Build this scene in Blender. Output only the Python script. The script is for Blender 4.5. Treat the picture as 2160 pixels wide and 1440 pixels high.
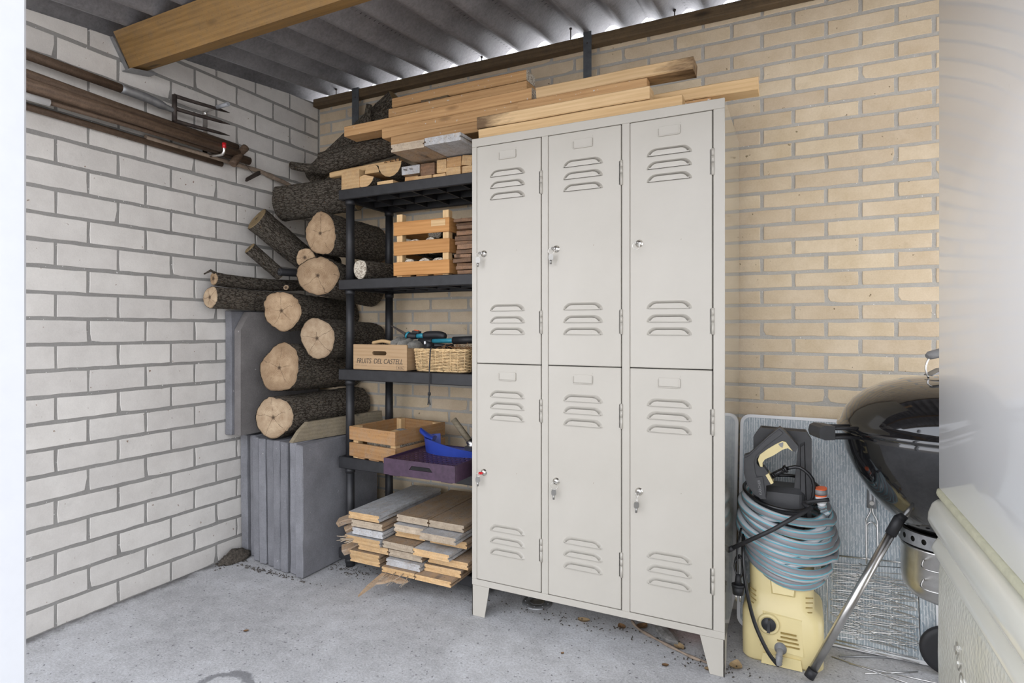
import bpy, bmesh, math, random
from mathutils import Vector, Matrix, Euler, noise
R = random.Random(7)
PI = math.pi
for o in list(bpy.data.objects):
    bpy.data.objects.remove(o, do_unlink=True)
SC = bpy.context.scene
COL = SC.collection

# ------------------------------------------------------------------ camera
CAM_YAW = 0.4566
cam = bpy.data.cameras.new('camera')
cam.sensor_width = 36.0
cam.lens = 36.0 * 1231.0 / 2160.0
cam.shift_y = -25.25 / 2160.0
cam.clip_start = 0.02
cam.dof.use_dof = True
cam.dof.focus_distance = 2.2
cam.dof.aperture_fstop = 11.0
camo = bpy.data.objects.new('camera', cam)
camo.location = (2.4142, -2.4591, 1.08)
camo.rotation_euler = (PI / 2, 0, CAM_YAW)
COL.objects.link(camo)
SC.camera = camo

# ------------------------------------------------------------------ world and exposure
W = bpy.data.worlds.new('sky')
SC.world = W
W.use_nodes = True
wn = W.node_tree
bg = wn.nodes['Background']
tc = wn.nodes.new('ShaderNodeTexCoord')
sx = wn.nodes.new('ShaderNodeSeparateXYZ')
rp = wn.nodes.new('ShaderNodeValToRGB')
rp.color_ramp.elements[0].position = 0.0
rp.color_ramp.elements[0].color = (0.94, 0.95, 1.0, 1)
rp.color_ramp.elements[1].position = 1.0
rp.color_ramp.elements[1].color = (0.80, 0.87, 1.0, 1)
wn.links.new(tc.outputs['Generated'], sx.inputs[0])
wn.links.new(sx.outputs['Z'], rp.inputs[0])
wn.links.new(rp.outputs[0], bg.inputs[0])
bg.inputs[1].default_value = 2.2
SC.view_settings.view_transform = 'Standard'
SC.view_settings.look = 'None'
SC.view_settings.gamma = 1.0
SC.view_settings.use_curve_mapping = False
SC.view_settings.exposure = 0.66

# ------------------------------------------------------------------ node helpers
class NT:
    def __init__(s, name, rough=0.6, metal=0.0, spec=0.5, base=(0.5, 0.5, 0.5)):
        m = bpy.data.materials.new(name)
        m.use_nodes = True
        s.m = m
        s.t = m.node_tree
        s.b = s.t.nodes['Principled BSDF']
        s.b.inputs['Base Color'].default_value = (*base, 1)
        s.b.inputs['Roughness'].default_value = rough
        s.b.inputs['Metallic'].default_value = metal
        s.b.inputs['Specular IOR Level'].default_value = spec
        s._co = None
    def n(s, typ, **kw):
        nd = s.t.nodes.new(typ)
        for k, v in kw.items():
            setattr(nd, k, v)
        return nd
    def l(s, a, b):
        s.t.links.new(a, b)
    def co(s, scale=(1, 1, 1), rand=True, kind='Object'):
        tcn = s.n('ShaderNodeTexCoord')
        mp = s.n('ShaderNodeMapping')
        mp.inputs['Scale'].default_value = scale
        s.l(tcn.outputs[kind], mp.inputs['Vector'])
        if rand:
            oi = s.n('ShaderNodeObjectInfo')
            mu = s.n('ShaderNodeMath', operation='MULTIPLY')
            mu.inputs[1].default_value = 37.0
            s.l(oi.outputs['Random'], mu.inputs[0])
            cb = s.n('ShaderNodeCombineXYZ')
            for i in range(3):
                s.l(mu.outputs[0], cb.inputs[i])
            s.l(cb.outputs[0], mp.inputs['Location'])
        return mp.outputs[0]
    def noise(s, vec, scale, detail=4, rough=0.6, dist=0.0):
        nd = s.n('ShaderNodeTexNoise')
        nd.inputs['Scale'].default_value = scale
        nd.inputs['Detail'].default_value = detail
        nd.inputs['Roughness'].default_value = rough
        nd.inputs['Distortion'].default_value = dist
        s.l(vec, nd.inputs['Vector'])
        return nd.outputs['Fac']
    def voro(s, vec, scale, feature='F1', out='Distance'):
        nd = s.n('ShaderNodeTexVoronoi', feature=feature)
        nd.inputs['Scale'].default_value = scale
        s.l(vec, nd.inputs['Vector'])
        return nd.outputs[out]
    def ramp(s, fac, stops, interp='LINEAR'):
        nd = s.n('ShaderNodeValToRGB')
        cr = nd.color_ramp
        cr.interpolation = interp
        while len(cr.elements) > 1:
            cr.elements.remove(cr.elements[-1])
        stops = sorted(stops, key=lambda q: q[0])
        cr.elements[0].position = stops[0][0]
        cr.elements[0].color = (*stops[0][1], 1)
        for p, c in stops[1:]:
            cr.elements.new(p).color = (*c, 1)
        s.l(fac, nd.inputs[0])
        return nd.outputs[0]
    def mask(s, fac, a, b):
        return s.ramp(fac, [(a, (0, 0, 0)), (b, (1, 1, 1))])
    def math(s, op, a, b=None, c=None):
        nd = s.n('ShaderNodeMath', operation=op)
        for i, v in enumerate((a, b, c)):
            if v is None:
                continue
            if isinstance(v, (int, float)):
                nd.inputs[i].default_value = v
            else:
                s.l(v, nd.inputs[i])
        return nd.outputs[0]
    def mix(s, fac, a, b, mode='MIX'):
        nd = s.n('ShaderNodeMix', data_type='RGBA', blend_type=mode)
        for idx, v in ((0, fac), (6, a), (7, b)):
            if isinstance(v, (int, float)):
                nd.inputs[idx].default_value = v
            elif isinstance(v, tuple):
                nd.inputs[idx].default_value = (*v, 1)
            else:
                s.l(v, nd.inputs[idx])
        return nd.outputs[2]
    def tint(s, col, amt=0.25, hue=0.0):
        oi = s.n('ShaderNodeObjectInfo')
        hs = s.n('ShaderNodeHueSaturation')
        v = s.math('MULTIPLY_ADD', oi.outputs['Random'], amt, 1 - amt / 2)
        s.l(v, hs.inputs['Value'])
        if hue:
            h = s.math('MULTIPLY_ADD', oi.outputs['Random'], hue, 0.5 - hue / 2)
            s.l(h, hs.inputs['Hue'])
        s.l(col, hs.inputs['Color'])
        return hs.outputs[0]
    def col(s, c):
        s.l(c, s.b.inputs['Base Color'])
        return s
    def rough(s, c):
        s.l(c, s.b.inputs['Roughness'])
    def bump(s, h, strength=0.3, dist=0.01):
        nd = s.n('ShaderNodeBump')
        nd.inputs['Strength'].default_value = strength
        nd.inputs['Distance'].default_value = dist
        s.l(h, nd.inputs['Height'])
        s.l(nd.outputs[0], s.b.inputs['Normal'])

def plain(name, base, rough=0.5, metal=0.0, spec=0.5, var=0.12, scale=30, bump=0.0):
    t = NT(name, rough, metal, spec)
    v = t.co()
    n = t.noise(v, scale, 4)
    d = tuple(max(0, c * (1 - var)) for c in base)
    e = tuple(min(1, c * (1 + var)) for c in base)
    t.col(t.ramp(n, [(0.3, d), (0.7, e)]))
    if bump:
        t.bump(n, bump, 0.004)
    return t.m

def wood(name, dark, light, rough=0.65, knots=True, dirt=0.0, dirtc=(0.2, 0.18, 0.15), tint=0.25, paint=None, flecks=None, burn=None):
    t = NT(name, rough, 0, 0.3)
    v = t.co((1.2, 9, 9))
    n1 = t.noise(v, 2.2, 3, 0.5, 1.2)
    v2 = t.co((3.0, 130, 130))
    n2 = t.noise(v2, 2.0, 4, 0.6)
    wv = t.n('ShaderNodeTexWave', wave_type='BANDS', bands_direction='Z')
    wv.inputs['Scale'].default_value = 2.2
    wv.inputs['Distortion'].default_value = 5.0
    wv.inputs['Detail'].default_value = 3
    wv.inputs['Detail Scale'].default_value = 0.7
    t.l(v, wv.inputs['Vector'])
    f = t.math('MULTIPLY_ADD', n2, 0.5, t.math('MULTIPLY', n1, 0.42))
    f = t.math('MULTIPLY_ADD', wv.outputs['Fac'], 0.13, f)
    c = t.ramp(f, [(0.25, dark), (0.75, light)])
    if knots:
        v3 = t.co((3.2, 11, 11))
        k = t.voro(v3, 1.0)
        c = t.mix(t.ramp(k, [(0.07, (0.8, 0.8, 0.8)), (0.16, (0, 0, 0))]), c, tuple(x * 0.35 for x in dark))
    if paint:
        pn = t.noise(t.co((3, 16, 16)), 3, 5, 0.7)
        c = t.mix(t.ramp(pn, [(0.30, (0.25, 0.25, 0.25)), (0.48, (0.95, 0.95, 0.95))]), c, paint)
    if dirt:
        dn = t.noise(t.co((14, 14, 14)), 2.0, 7, 0.75)
        c = t.mix(t.math('MULTIPLY', t.mask(dn, 0.42, 0.68), dirt), c, dirtc)
        sk = t.noise(t.co((170, 170, 170)), 1.0, 3, 0.6)
        c = t.mix(t.math('MULTIPLY', t.mask(sk, 0.60, 0.66), dirt), c, (0.045, 0.038, 0.03))
    if flecks:
        fk = t.noise(t.co((85, 85, 85)), 1.0, 1, 0.5)
        c = t.mix(t.math('MULTIPLY', t.mask(fk, 0.735, 0.76), 0.8), c, flecks)
    if burn:
        sp = t.n('ShaderNodeSeparateXYZ')
        t.l(t.co(rand=False), sp.inputs[0])
        bx_ = t.math('MULTIPLY', sp.outputs['X'], burn)
        bm_ = t.math('ADD', bx_, t.math('MULTIPLY', t.math('SUBTRACT', t.noise(t.co((7, 30, 30)), 1.0, 5, 0.7), 0.5), 0.35))
        c = t.mix(t.math('MULTIPLY', t.mask(bm_, 0.17, 0.30), 0.85), c, (0.07, 0.035, 0.018))
    c = t.tint(c, tint)
    t.col(c)
    t.bump(n2, 0.25, 0.003)
    return t.m

M = {}
M['wood_pine'] = wood('pine_lumber', (0.38, 0.20, 0.08), (0.62, 0.385, 0.185), tint=0.35, flecks=(0.6, 0.58, 0.54))
M['wood_pale'] = wood('pale_lumber', (0.53, 0.33, 0.15), (0.74, 0.52, 0.28), tint=0.15)
M['wood_burnt_left'] = wood('pale_lumber_burnt', (0.53, 0.34, 0.16), (0.74, 0.53, 0.30), tint=0.1, burn=-1.0)
M['wood_burnt_right'] = wood('pale_lumber_marked', (0.53, 0.34, 0.16), (0.74, 0.53, 0.30), tint=0.1, burn=1.0)
M['wood_crate'] = wood('crate_wood', (0.38, 0.17, 0.05), (0.58, 0.30, 0.11), tint=0.12)
M['wood_crate_old'] = wood('old_crate_wood', (0.29, 0.145, 0.055), (0.45, 0.25, 0.105), dirt=0.35, dirtc=(0.33, 0.28, 0.22))
M['wood_beam'] = wood('treated_beam', (0.17, 0.095, 0.03), (0.33, 0.19, 0.065), dirt=0.25, dirtc=(0.13, 0.11, 0.08))
M['wood_dark'] = wood('dark_old_wood', (0.05, 0.035, 0.022), (0.13, 0.09, 0.055), dirt=0.3, dirtc=(0.04, 0.03, 0.02))
M['wood_plate'] = wood('wall_plate_wood', (0.085, 0.055, 0.03), (0.19, 0.13, 0.07), dirt=0.45, dirtc=(0.05, 0.045, 0.035))
M['wood_handle'] = wood('old_tool_handle', (0.045, 0.028, 0.018), (0.14, 0.092, 0.06), knots=False, tint=0.3)
M['wood_floorboard'] = wood('old_floorboard', (0.25, 0.16, 0.09), (0.45, 0.31, 0.19), dirt=0.75, dirtc=(0.30, 0.26, 0.22))
M['wood_end'] = wood('fresh_board_end', (0.46, 0.27, 0.11), (0.66, 0.45, 0.24), knots=False, dirt=0.25)
M['board_white'] = wood('white_painted_board', (0.34, 0.25, 0.16), (0.5, 0.4, 0.28), knots=False, dirt=0.6, dirtc=(0.25, 0.22, 0.2), tint=0.1, paint=(0.50, 0.505, 0.51))
M['end_pale'] = wood('greyed_board_end', (0.36, 0.28, 0.20), (0.52, 0.43, 0.32), knots=False, dirt=0.4, dirtc=(0.2, 0.16, 0.12))
M['wood_brown'] = wood('brown_shingle_wood', (0.12, 0.065, 0.035), (0.30, 0.17, 0.095), tint=0.7, dirt=0.4, dirtc=(0.09, 0.08, 0.07))
M['wood_box'] = wood('fruit_box_wood', (0.36, 0.23, 0.12), (0.48, 0.33, 0.19), knots=False, tint=0.05)
M['wood_grey'] = wood('weathered_plank', (0.16, 0.13, 0.085), (0.30, 0.25, 0.17), dirt=0.3)

def m_bark():
    t = NT('bark', 0.95, 0, 0.15)
    wob = t.n('ShaderNodeTexNoise')
    v0 = t.co((32, 105, 105))
    t.l(v0, wob.inputs['Vector'])
    wob.inputs['Scale'].default_value = 0.9
    wob.inputs['Detail'].default_value = 4
    va = t.n('ShaderNodeVectorMath', operation='MULTIPLY_ADD')
    va.inputs[1].default_value = (1.6, 1.6, 1.6)
    t.l(wob.outputs['Color'], va.inputs[0])
    t.l(v0, va.inputs[2])
    e = t.voro(va.outputs[0], 1.0, 'DISTANCE_TO_EDGE')
    g = t.noise(t.co((150, 210, 210)), 1.0, 6, 0.8)
    crack = t.mask(e, 0.0, 0.16)
    f = t.math('MULTIPLY_ADD', crack, 0.30, t.math('MULTIPLY', g, 0.85))
    c = t.ramp(f, [(0.33, (0.028, 0.022, 0.017)), (0.53, (0.105, 0.088, 0.069)), (0.68, (0.21, 0.178, 0.142)), (0.85, (0.36, 0.315, 0.255))])
    big = t.noise(t.co((6, 9, 9)), 1.0, 4)
    c = t.mix(t.math('MULTIPLY', t.mask(big, 0.5, 0.7), 0.35), c, (0.14, 0.13, 0.10))
    fl = t.noise(t.co((90, 110, 110)), 1.0, 4, 0.7)
    c = t.mix(t.math('MULTIPLY', t.mask(fl, 0.63, 0.68), 0.7), c, (0.36, 0.21, 0.10))
    t.col(t.tint(c, 0.3))
    t.bump(f, 1.0, 0.02)
    return t.m
M['bark'] = m_bark()
def m_cut(name, c1, c2, crack=True):
    t = NT(name, 0.75, 0, 0.25)
    v = t.co(rand=False)
    vr = t.co()
    sp = t.n('ShaderNodeSeparateXYZ')
    t.l(v, sp.inputs[0])
    y, z = sp.outputs['Y'], sp.outputs['Z']
    r = t.math('SQRT', t.math('ADD', t.math('MULTIPLY', y, y), t.math('MULTIPLY', z, z)))
    nz = t.noise(vr, 14, 3)
    rr = t.math('MULTIPLY_ADD', nz, 0.03, r)
    ring = t.math('SINE', t.math('MULTIPLY', rr, 900))
    big = t.noise(vr, 24, 5, 0.65)
    f = t.math('MULTIPLY_ADD', ring, 0.05, big)
    c = t.ramp(f, [(0.3, c1), (0.7, c2)])
    pith = t.mask(r, 0.012, 0.004)
    c = t.mix(pith, c, tuple(x * 0.3 for x in c1))
    rim = t.mask(r, 0.055, 0.095)
    c = t.mix(t.math('MULTIPLY', rim, 0.5), c, tuple(x * 0.75 for x in c1))
    if crack:
        an = t.math('ARCTAN2', z, y)
        oi = t.n('ShaderNodeObjectInfo')
        an = t.math('ADD', an, t.math('MULTIPLY', oi.outputs['Random'], 6.28))
        an = t.math('MULTIPLY_ADD', t.noise(vr, 26, 2), 0.5, an)
        s = t.math('ABSOLUTE', t.math('SINE', t.math('MULTIPLY', an, 2.5)))
        wd = t.math('MULTIPLY', s, r)
        ck = t.math('MULTIPLY', t.mask(wd, 0.0022, 0.0008), t.mask(t.noise(vr, 20, 2), 0.42, 0.5))
        c = t.mix(t.math('MULTIPLY', ck, 0.85), c, (0.06, 0.035, 0.02))
    t.col(t.tint(c, 0.15))
    t.bump(f, 0.3, 0.003)
    return t.m
M['cut'] = m_cut('sawn_log_end', (0.30, 0.205, 0.125), (0.49, 0.375, 0.25))
M['cut_dark'] = m_cut('weathered_log_end', (0.16, 0.115, 0.06), (0.29, 0.21, 0.11))
M['cut_brown'] = m_cut('tan_log_end', (0.27, 0.175, 0.10), (0.46, 0.33, 0.205))
def m_birch():
    t = NT('mouldy_white_end', 0.8)
    v = t.co()
    c = t.ramp(t.noise(v, 160, 3), [(0.42, (0.25, 0.2, 0.15)), (0.52, (0.62, 0.56, 0.46))])
    t.col(c)
    return t.m
M['birch'] = m_birch()

def m_brick(name, c1, c2, spots, sc=1.0, streak=None):
    t = NT(name, 0.85, 0, 0.25)
    v = t.co()
    n = t.noise(v, 9 * sc, 5, 0.65)
    g = t.noise(v, 180, 3, 0.7)
    c = t.ramp(t.math('MULTIPLY_ADD', g, 0.3, t.math('MULTIPLY', n, 0.7)), [(0.35, c1), (0.65, c2)])
    s = t.noise(v, 55, 2, 0.5)
    c = t.mix(t.math('MULTIPLY', t.mask(s, 0.735, 0.76), 0.8), c, spots)
    s2 = t.noise(v, 16, 5, 0.7)
    c = t.mix(t.math('MULTIPLY', t.mask(s2, 0.6, 0.8), 0.25), c, tuple(x * 0.6 for x in c1))
    t.col(t.tint(c, 0.13, 0.006))
    t.bump(g, 0.25, 0.002)
    return t.m
M['brick_white'] = m_brick('sand_lime_brick', (0.585, 0.555, 0.515), (0.69, 0.66, 0.615), (0.2, 0.12, 0.07))
M['brick_yellow'] = m_brick('yellow_brick', (0.60, 0.475, 0.315), (0.73, 0.605, 0.44), (0.17, 0.12, 0.06))
def m_mortar(name, c1, c2):
    t = NT(name, 0.95, 0, 0.15)
    v = t.co(rand=False)
    a = t.noise(v, 220, 3, 0.8)
    b = t.noise(v, 5, 4)
    c = t.ramp(t.math('MULTIPLY_ADD', a, 0.5, t.math('MULTIPLY', b, 0.5)), [(0.35, c1), (0.65, c2)])
    w = t.mask(t.noise(v, 120, 1), 0.74, 0.77)
    c = t.mix(w, c, (0.75, 0.74, 0.72))
    t.col(c)
    t.bump(a, 0.6, 0.003)
    return t.m
M['mortar_grey'] = m_mortar('grey_mortar', (0.25, 0.24, 0.225), (0.33, 0.32, 0.30))
M['mortar_light'] = m_mortar('light_mortar', (0.43, 0.405, 0.36), (0.55, 0.525, 0.475))

def m_floor():
    t = NT('concrete_floor', 0.9, 0, 0.2)
    v = t.co(rand=False)
    big = t.noise(v, 1.6, 6, 0.6, 0.3)
    mid = t.noise(v, 14, 6, 0.7)
    fine = t.noise(v, 130, 4, 0.75)
    f = t.math('MULTIPLY_ADD', big, 0.35, t.math('MULTIPLY_ADD', mid, 0.25, t.math('MULTIPLY', fine, 0.4)))
    c = t.ramp(f, [(0.36, (0.27, 0.265, 0.265)), (0.5, (0.46, 0.455, 0.455)), (0.63, (0.64, 0.64, 0.65))])
    sp = t.noise(v, 70, 2, 0.5)
    c = t.mix(t.math('MULTIPLY', t.mask(sp, 0.66, 0.70), 0.75), c, (0.13, 0.125, 0.13))
    sp2 = t.voro(v, 32)
    c = t.mix(t.math('MULTIPLY', t.ramp(sp2, [(0.05, (1, 1, 1)), (0.09, (0, 0, 0))]), 0.6), c, (0.10, 0.10, 0.11))
    # a dark oil ring; slab darker along its left and back edges
    g = t.n('ShaderNodeTexCoord')
    ps = t.n('ShaderNodeVectorMath', operation='SUBTRACT')
    ps.inputs[1].default_value = (0.86, -1.28, 0)
    t.l(g.outputs['Object'], ps.inputs[0])
    ln = t.n('ShaderNodeVectorMath', operation='LENGTH')
    t.l(ps.outputs[0], ln.inputs[0])
    dd = t.math('ADD', ln.outputs['Value'], t.math('MULTIPLY', t.math('SUBTRACT', mid, 0.5), 0.08))
    ring = t.math('MULTIPLY', t.mask(dd, 0.065, 0.075), t.mask(dd, 0.105, 0.095))
    c = t.mix(t.math('MULTIPLY', ring, 0.7), c, (0.12, 0.12, 0.125))
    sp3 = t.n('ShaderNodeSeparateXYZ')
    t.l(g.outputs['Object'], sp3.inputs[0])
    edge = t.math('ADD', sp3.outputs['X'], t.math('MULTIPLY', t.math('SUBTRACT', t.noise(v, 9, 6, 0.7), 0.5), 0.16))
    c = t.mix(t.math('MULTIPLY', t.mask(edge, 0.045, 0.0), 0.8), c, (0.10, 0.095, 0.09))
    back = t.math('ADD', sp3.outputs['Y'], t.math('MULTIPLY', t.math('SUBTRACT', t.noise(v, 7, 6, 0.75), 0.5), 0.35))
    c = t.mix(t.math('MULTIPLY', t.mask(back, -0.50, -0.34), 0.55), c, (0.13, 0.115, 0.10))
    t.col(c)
    t.bump(t.math('MULTIPLY_ADD', fine, 0.6, mid), 0.55, 0.006)
    return t.m
M['floor'] = m_floor()

def m_roof():
    t = NT('fibre_cement', 0.55, 0, 0.4)
    v = t.co(rand=False)
    a = t.noise(v, 3, 6, 0.65)
    b = t.noise(v, 70, 4, 0.75)
    f = t.math('MULTIPLY_ADD', a, 0.6, t.math('MULTIPLY', b, 0.4))
    c = t.ramp(f, [(0.35, (0.13, 0.125, 0.13)), (0.65, (0.29, 0.28, 0.285))])
    ss = t.n('ShaderNodeSeparateXYZ')
    t.l(v, ss.inputs[0])
    xr = t.math('FRACT', t.math('DIVIDE', t.math('SUBTRACT', ss.outputs['X'], 0.0), 0.1645))
    yr = t.math('FRACT', t.math('DIVIDE', ss.outputs['Y'], 0.028))
    dots = t.math('MULTIPLY', t.math('MULTIPLY', t.mask(xr, 0.085, 0.095), t.mask(xr, 0.16, 0.15)),
                  t.math('MULTIPLY', t.mask(yr, 0.42, 0.46), t.mask(yr, 0.62, 0.58)))
    dots = t.math('MULTIPLY', dots, t.mask(t.noise(v, 2.6, 2), 0.42, 0.5))
    c = t.mix(t.math('MULTIPLY', dots, 0.9), c, (0.015, 0.015, 0.02))
    lich = t.mask(t.noise(v, 6, 6, 0.75), 0.62, 0.72)
    c = t.mix(t.math('MULTIPLY', lich, 0.5), c, (0.30, 0.30, 0.29))
    t.col(c)
    t.bump(b, 0.45, 0.004)
    return t.m
M['roof'] = m_roof()

def m_tile(name, c1, c2):
    t = NT(name, 0.9, 0, 0.2)
    v = t.co()
    a = t.noise(v, 6, 5, 0.65)
    b = t.noise(v, 200, 3, 0.8)
    f = t.math('MULTIPLY_ADD', a, 0.6, t.math('MULTIPLY', b, 0.4))
    c = t.ramp(f, [(0.35, c1), (0.65, c2)])
    c = t.mix(t.math('MULTIPLY', t.mask(t.noise(v, 40, 3), 0.72, 0.76), 0.6), c, (0.6, 0.58, 0.55))
    t.col(t.tint(c, 0.2))
    t.bump(b, 0.4, 0.003)
    return t.m
M['paver'] = m_tile('grey_paving_slab', (0.15, 0.15, 0.16), (0.25, 0.25, 0.265))
M['paver_brown'] = m_tile('brown_grey_slab', (0.13, 0.12, 0.115), (0.23, 0.215, 0.205))

def m_locker():
    t = NT('cream_locker_paint', 0.32, 0, 0.5)
    v = t.co(rand=False)
    n = t.noise(v, 4, 4)
    c = t.ramp(n, [(0.3, (0.45, 0.421, 0.365)), (0.7, (0.484, 0.453, 0.396))])
    d = t.noise(t.co((30, 30, 22), rand=False), 1.5, 3, 0.6)
    c = t.mix(t.math('MULTIPLY', t.mask(d, 0.745, 0.765), 0.7), c, (0.20, 0.13, 0.07))
    t.col(c)
    t.bump(t.noise(v, 300, 2), 0.04, 0.002)
    return t.m
M['locker'] = m_locker()
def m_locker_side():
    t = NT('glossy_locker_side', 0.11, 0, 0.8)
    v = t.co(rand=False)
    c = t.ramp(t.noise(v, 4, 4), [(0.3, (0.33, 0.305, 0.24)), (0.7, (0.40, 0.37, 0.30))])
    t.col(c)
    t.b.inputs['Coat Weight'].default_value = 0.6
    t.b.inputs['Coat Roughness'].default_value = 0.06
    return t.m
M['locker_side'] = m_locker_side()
M['inner_shade'] = plain('painted_inner_shade', (0.02, 0.018, 0.015), 0.9)  # near-black colour that paints the shade inside openings
M['black_plastic'] = plain('black_shelf_plastic', (0.019, 0.019, 0.021), 0.5, var=0.3, scale=25)
M['black_soft'] = plain('black_rubber', (0.018, 0.018, 0.02), 0.55)
M['black_gloss'] = plain('black_cable', (0.012, 0.012, 0.013), 0.25)
M['chrome'] = plain('chrome', (0.72, 0.70, 0.66), 0.18, 1.0, var=0.05)
M['steel'] = plain('bare_steel', (0.62, 0.61, 0.59), 0.28, 1.0, var=0.1)
M['key_metal'] = plain('dull_key_metal', (0.36, 0.35, 0.33), 0.4, 0.9, var=0.1)
M['galv'] = plain('galvanised_steel', (0.30, 0.305, 0.31), 0.45, 0.6, var=0.2)
M['iron'] = plain('rusty_iron', (0.055, 0.042, 0.036), 0.6, 0.3, var=0.4)
M['strap'] = plain('grey_strap', (0.13, 0.14, 0.15), 0.5, 0.5, var=0.25)
M['alu'] = plain('aluminium', (0.75, 0.74, 0.72), 0.25, 1.0, var=0.05)
M['white_plastic'] = plain('white_plastic', (0.78, 0.78, 0.78), 0.35, var=0.03)
M['red'] = plain('red_cap', (0.55, 0.01, 0.015), 0.4)
M['yellow'] = plain('pale_yellow_plastic', (0.73, 0.61, 0.31), 0.35, var=0.04, scale=8)
M['yellow_dark'] = plain('yellow_groove', (0.30, 0.21, 0.06), 0.6)
M['washer_black'] = plain('dark_washer_plastic', (0.038, 0.038, 0.040), 0.45, var=0.2)
M['grey_plastic'] = plain('mid_grey_plastic', (0.22, 0.22, 0.22), 0.45)
M['orange'] = plain('orange_plastic', (0.75, 0.13, 0.03), 0.4)
M['terracotta'] = plain('terracotta', (0.50, 0.12, 0.035), 0.6)
M['blue'] = plain('blue_plastic', (0.022, 0.05, 0.30), 0.35, var=0.08)
M['purple'] = plain('purple_plastic', (0.052, 0.026, 0.050), 0.42, var=0.25, scale=60)
M['teal'] = plain('teal_paint', (0.03, 0.24, 0.32), 0.4)
M['wicker'] = plain('wicker', (0.62, 0.44, 0.23), 0.6, var=0.35, scale=60)
M['grey_cloth'] = plain('grey_glove_cloth', (0.22, 0.21, 0.185), 0.9, var=0.3, scale=80, bump=0.5)
M['text_dark'] = plain('dark_print', (0.06, 0.045, 0.035), 0.7)
M['text_grey'] = plain('grey_emboss', (0.16, 0.16, 0.165), 0.5)
M['fibre'] = plain('coco_fibre', (0.28, 0.14, 0.06), 0.9)
M['leaf'] = plain('dry_leaf', (0.20, 0.11, 0.05), 0.8, var=0.4)
M['leaf_pale'] = plain('pale_dry_leaf', (0.40, 0.28, 0.15), 0.8, var=0.3)
M['twig'] = plain('dry_twig', (0.25, 0.19, 0.14), 0.9, var=0.35, bump=0.4)
M['soil'] = plain('soil_debris', (0.07, 0.058, 0.045), 0.95, var=0.6, scale=120, bump=0.8)
M['bark_grey'] = plain('grey_bark_piece', (0.25, 0.24, 0.225), 0.9, var=0.4, scale=50, bump=0.6)
M['gland'] = plain('grey_bracket_label', (0.35, 0.36, 0.38), 0.4)
def m_enamel(name, base, rough, coat):
    t = NT(name, rough, 0, 0.5)
    v = t.co(rand=False)
    c = t.ramp(t.noise(v, 3, 3), [(0.3, tuple(x * 0.97 for x in base)), (0.7, base)])
    s = t.mask(t.noise(v, 16, 2, 0.5), 0.76, 0.79)
    c = t.mix(t.math('MULTIPLY', s, 0.35), c, (0.45, 0.38, 0.25))
    t.col(c)
    t.b.inputs['Coat Weight'].default_value = coat
    t.b.inputs['Coat Roughness'].default_value = 0.05
    return t.m
M['white_gloss'] = m_enamel('white_gloss_cabinet', (0.90, 0.905, 0.91), 0.3, 0.6)
M['cream_gloss'] = m_enamel('cream_moulded_plastic', (0.72, 0.71, 0.63), 0.25, 0.5)
M['jamb'] = plain('white_jamb_paint', (0.58, 0.59, 0.61), 0.5, var=0.02)
M['seal'] = plain('pale_green_seal', (0.55, 0.54, 0.40), 0.5)
M['kettle'] = m_enamel('black_kettle_enamel', (0.008, 0.008, 0.009), 0.08, 1.0)
def m_hose():
    t = NT('striped_hose', 0.35, 0, 0.5)
    tcn = t.n('ShaderNodeTexCoord')
    ss = t.n('ShaderNodeSeparateXYZ')
    t.l(tcn.outputs['UV'], ss.inputs[0])
    v = t.math('FRACT', t.math('MULTIPLY_ADD', ss.outputs['X'], 0.12, t.math('MULTIPLY', ss.outputs['Y'], 2.0)))
    dk, lt, te = (0.25, 0.24, 0.25), (0.55, 0.57, 0.59), (0.13, 0.46, 0.54)
    c = t.ramp(v, [(0.0, dk), (0.36, te), (0.45, lt), (0.92, te)], 'CONSTANT')
    t.col(c)
    return t.m
M['hose'] = m_hose()
def m_board():
    t = NT('patterned_laminate', 0.35, 0, 0.5)
    v = t.co((1, 1, 1), rand=False)
    br = t.n('ShaderNodeTexBrick')
    br.offset = 0.5
    br.inputs['Scale'].default_value = 1.0
    br.inputs['Brick Width'].default_value = 0.034
    br.inputs['Row Height'].default_value = 0.0085
    br.inputs['Mortar Size'].default_value = 0.0017
    br.inputs['Mortar Smooth'].default_value = 0.2
    br.inputs['Bias'].default_value = 0.0
    br.inputs['Color1'].default_value = (0.24, 0.30, 0.34, 1)
    br.inputs['Color2'].default_value = (0.38, 0.43, 0.45, 1)
    br.inputs['Mortar'].default_value = (0.62, 0.64, 0.64, 1)
    ss = t.n('ShaderNodeSeparateXYZ')
    t.l(v, ss.inputs[0])
    wob = t.math('MULTIPLY', t.math('SUBTRACT', t.noise(v, 45, 3), 0.5), 0.005)
    wob2 = t.math('MULTIPLY', t.math('SUBTRACT', t.noise(t.co((160, 1, 4), rand=False), 1.0, 2), 0.5), 0.09)
    cb = t.n('ShaderNodeCombineXYZ')
    t.l(t.math('ADD', ss.outputs['Z'], wob2), cb.inputs[0])
    t.l(t.math('ADD', ss.outputs['X'], wob), cb.inputs[1])
    t.l(cb.outputs[0], br.inputs['Vector'])
    brk = t.mask(t.noise(t.co((130, 1, 40), rand=False), 1.0, 2), 0.40, 0.48)
    c = t.mix(brk, (0.32, 0.37, 0.40), br.outputs['Color'])
    big = t.noise(v, 7, 3)
    c = t.mix(t.math('MULTIPLY', t.mask(big, 0.45, 0.65), 0.35), c, (0.44, 0.46, 0.46))
    t.col(c)
    return t.m
M['board'] = m_board()
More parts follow.
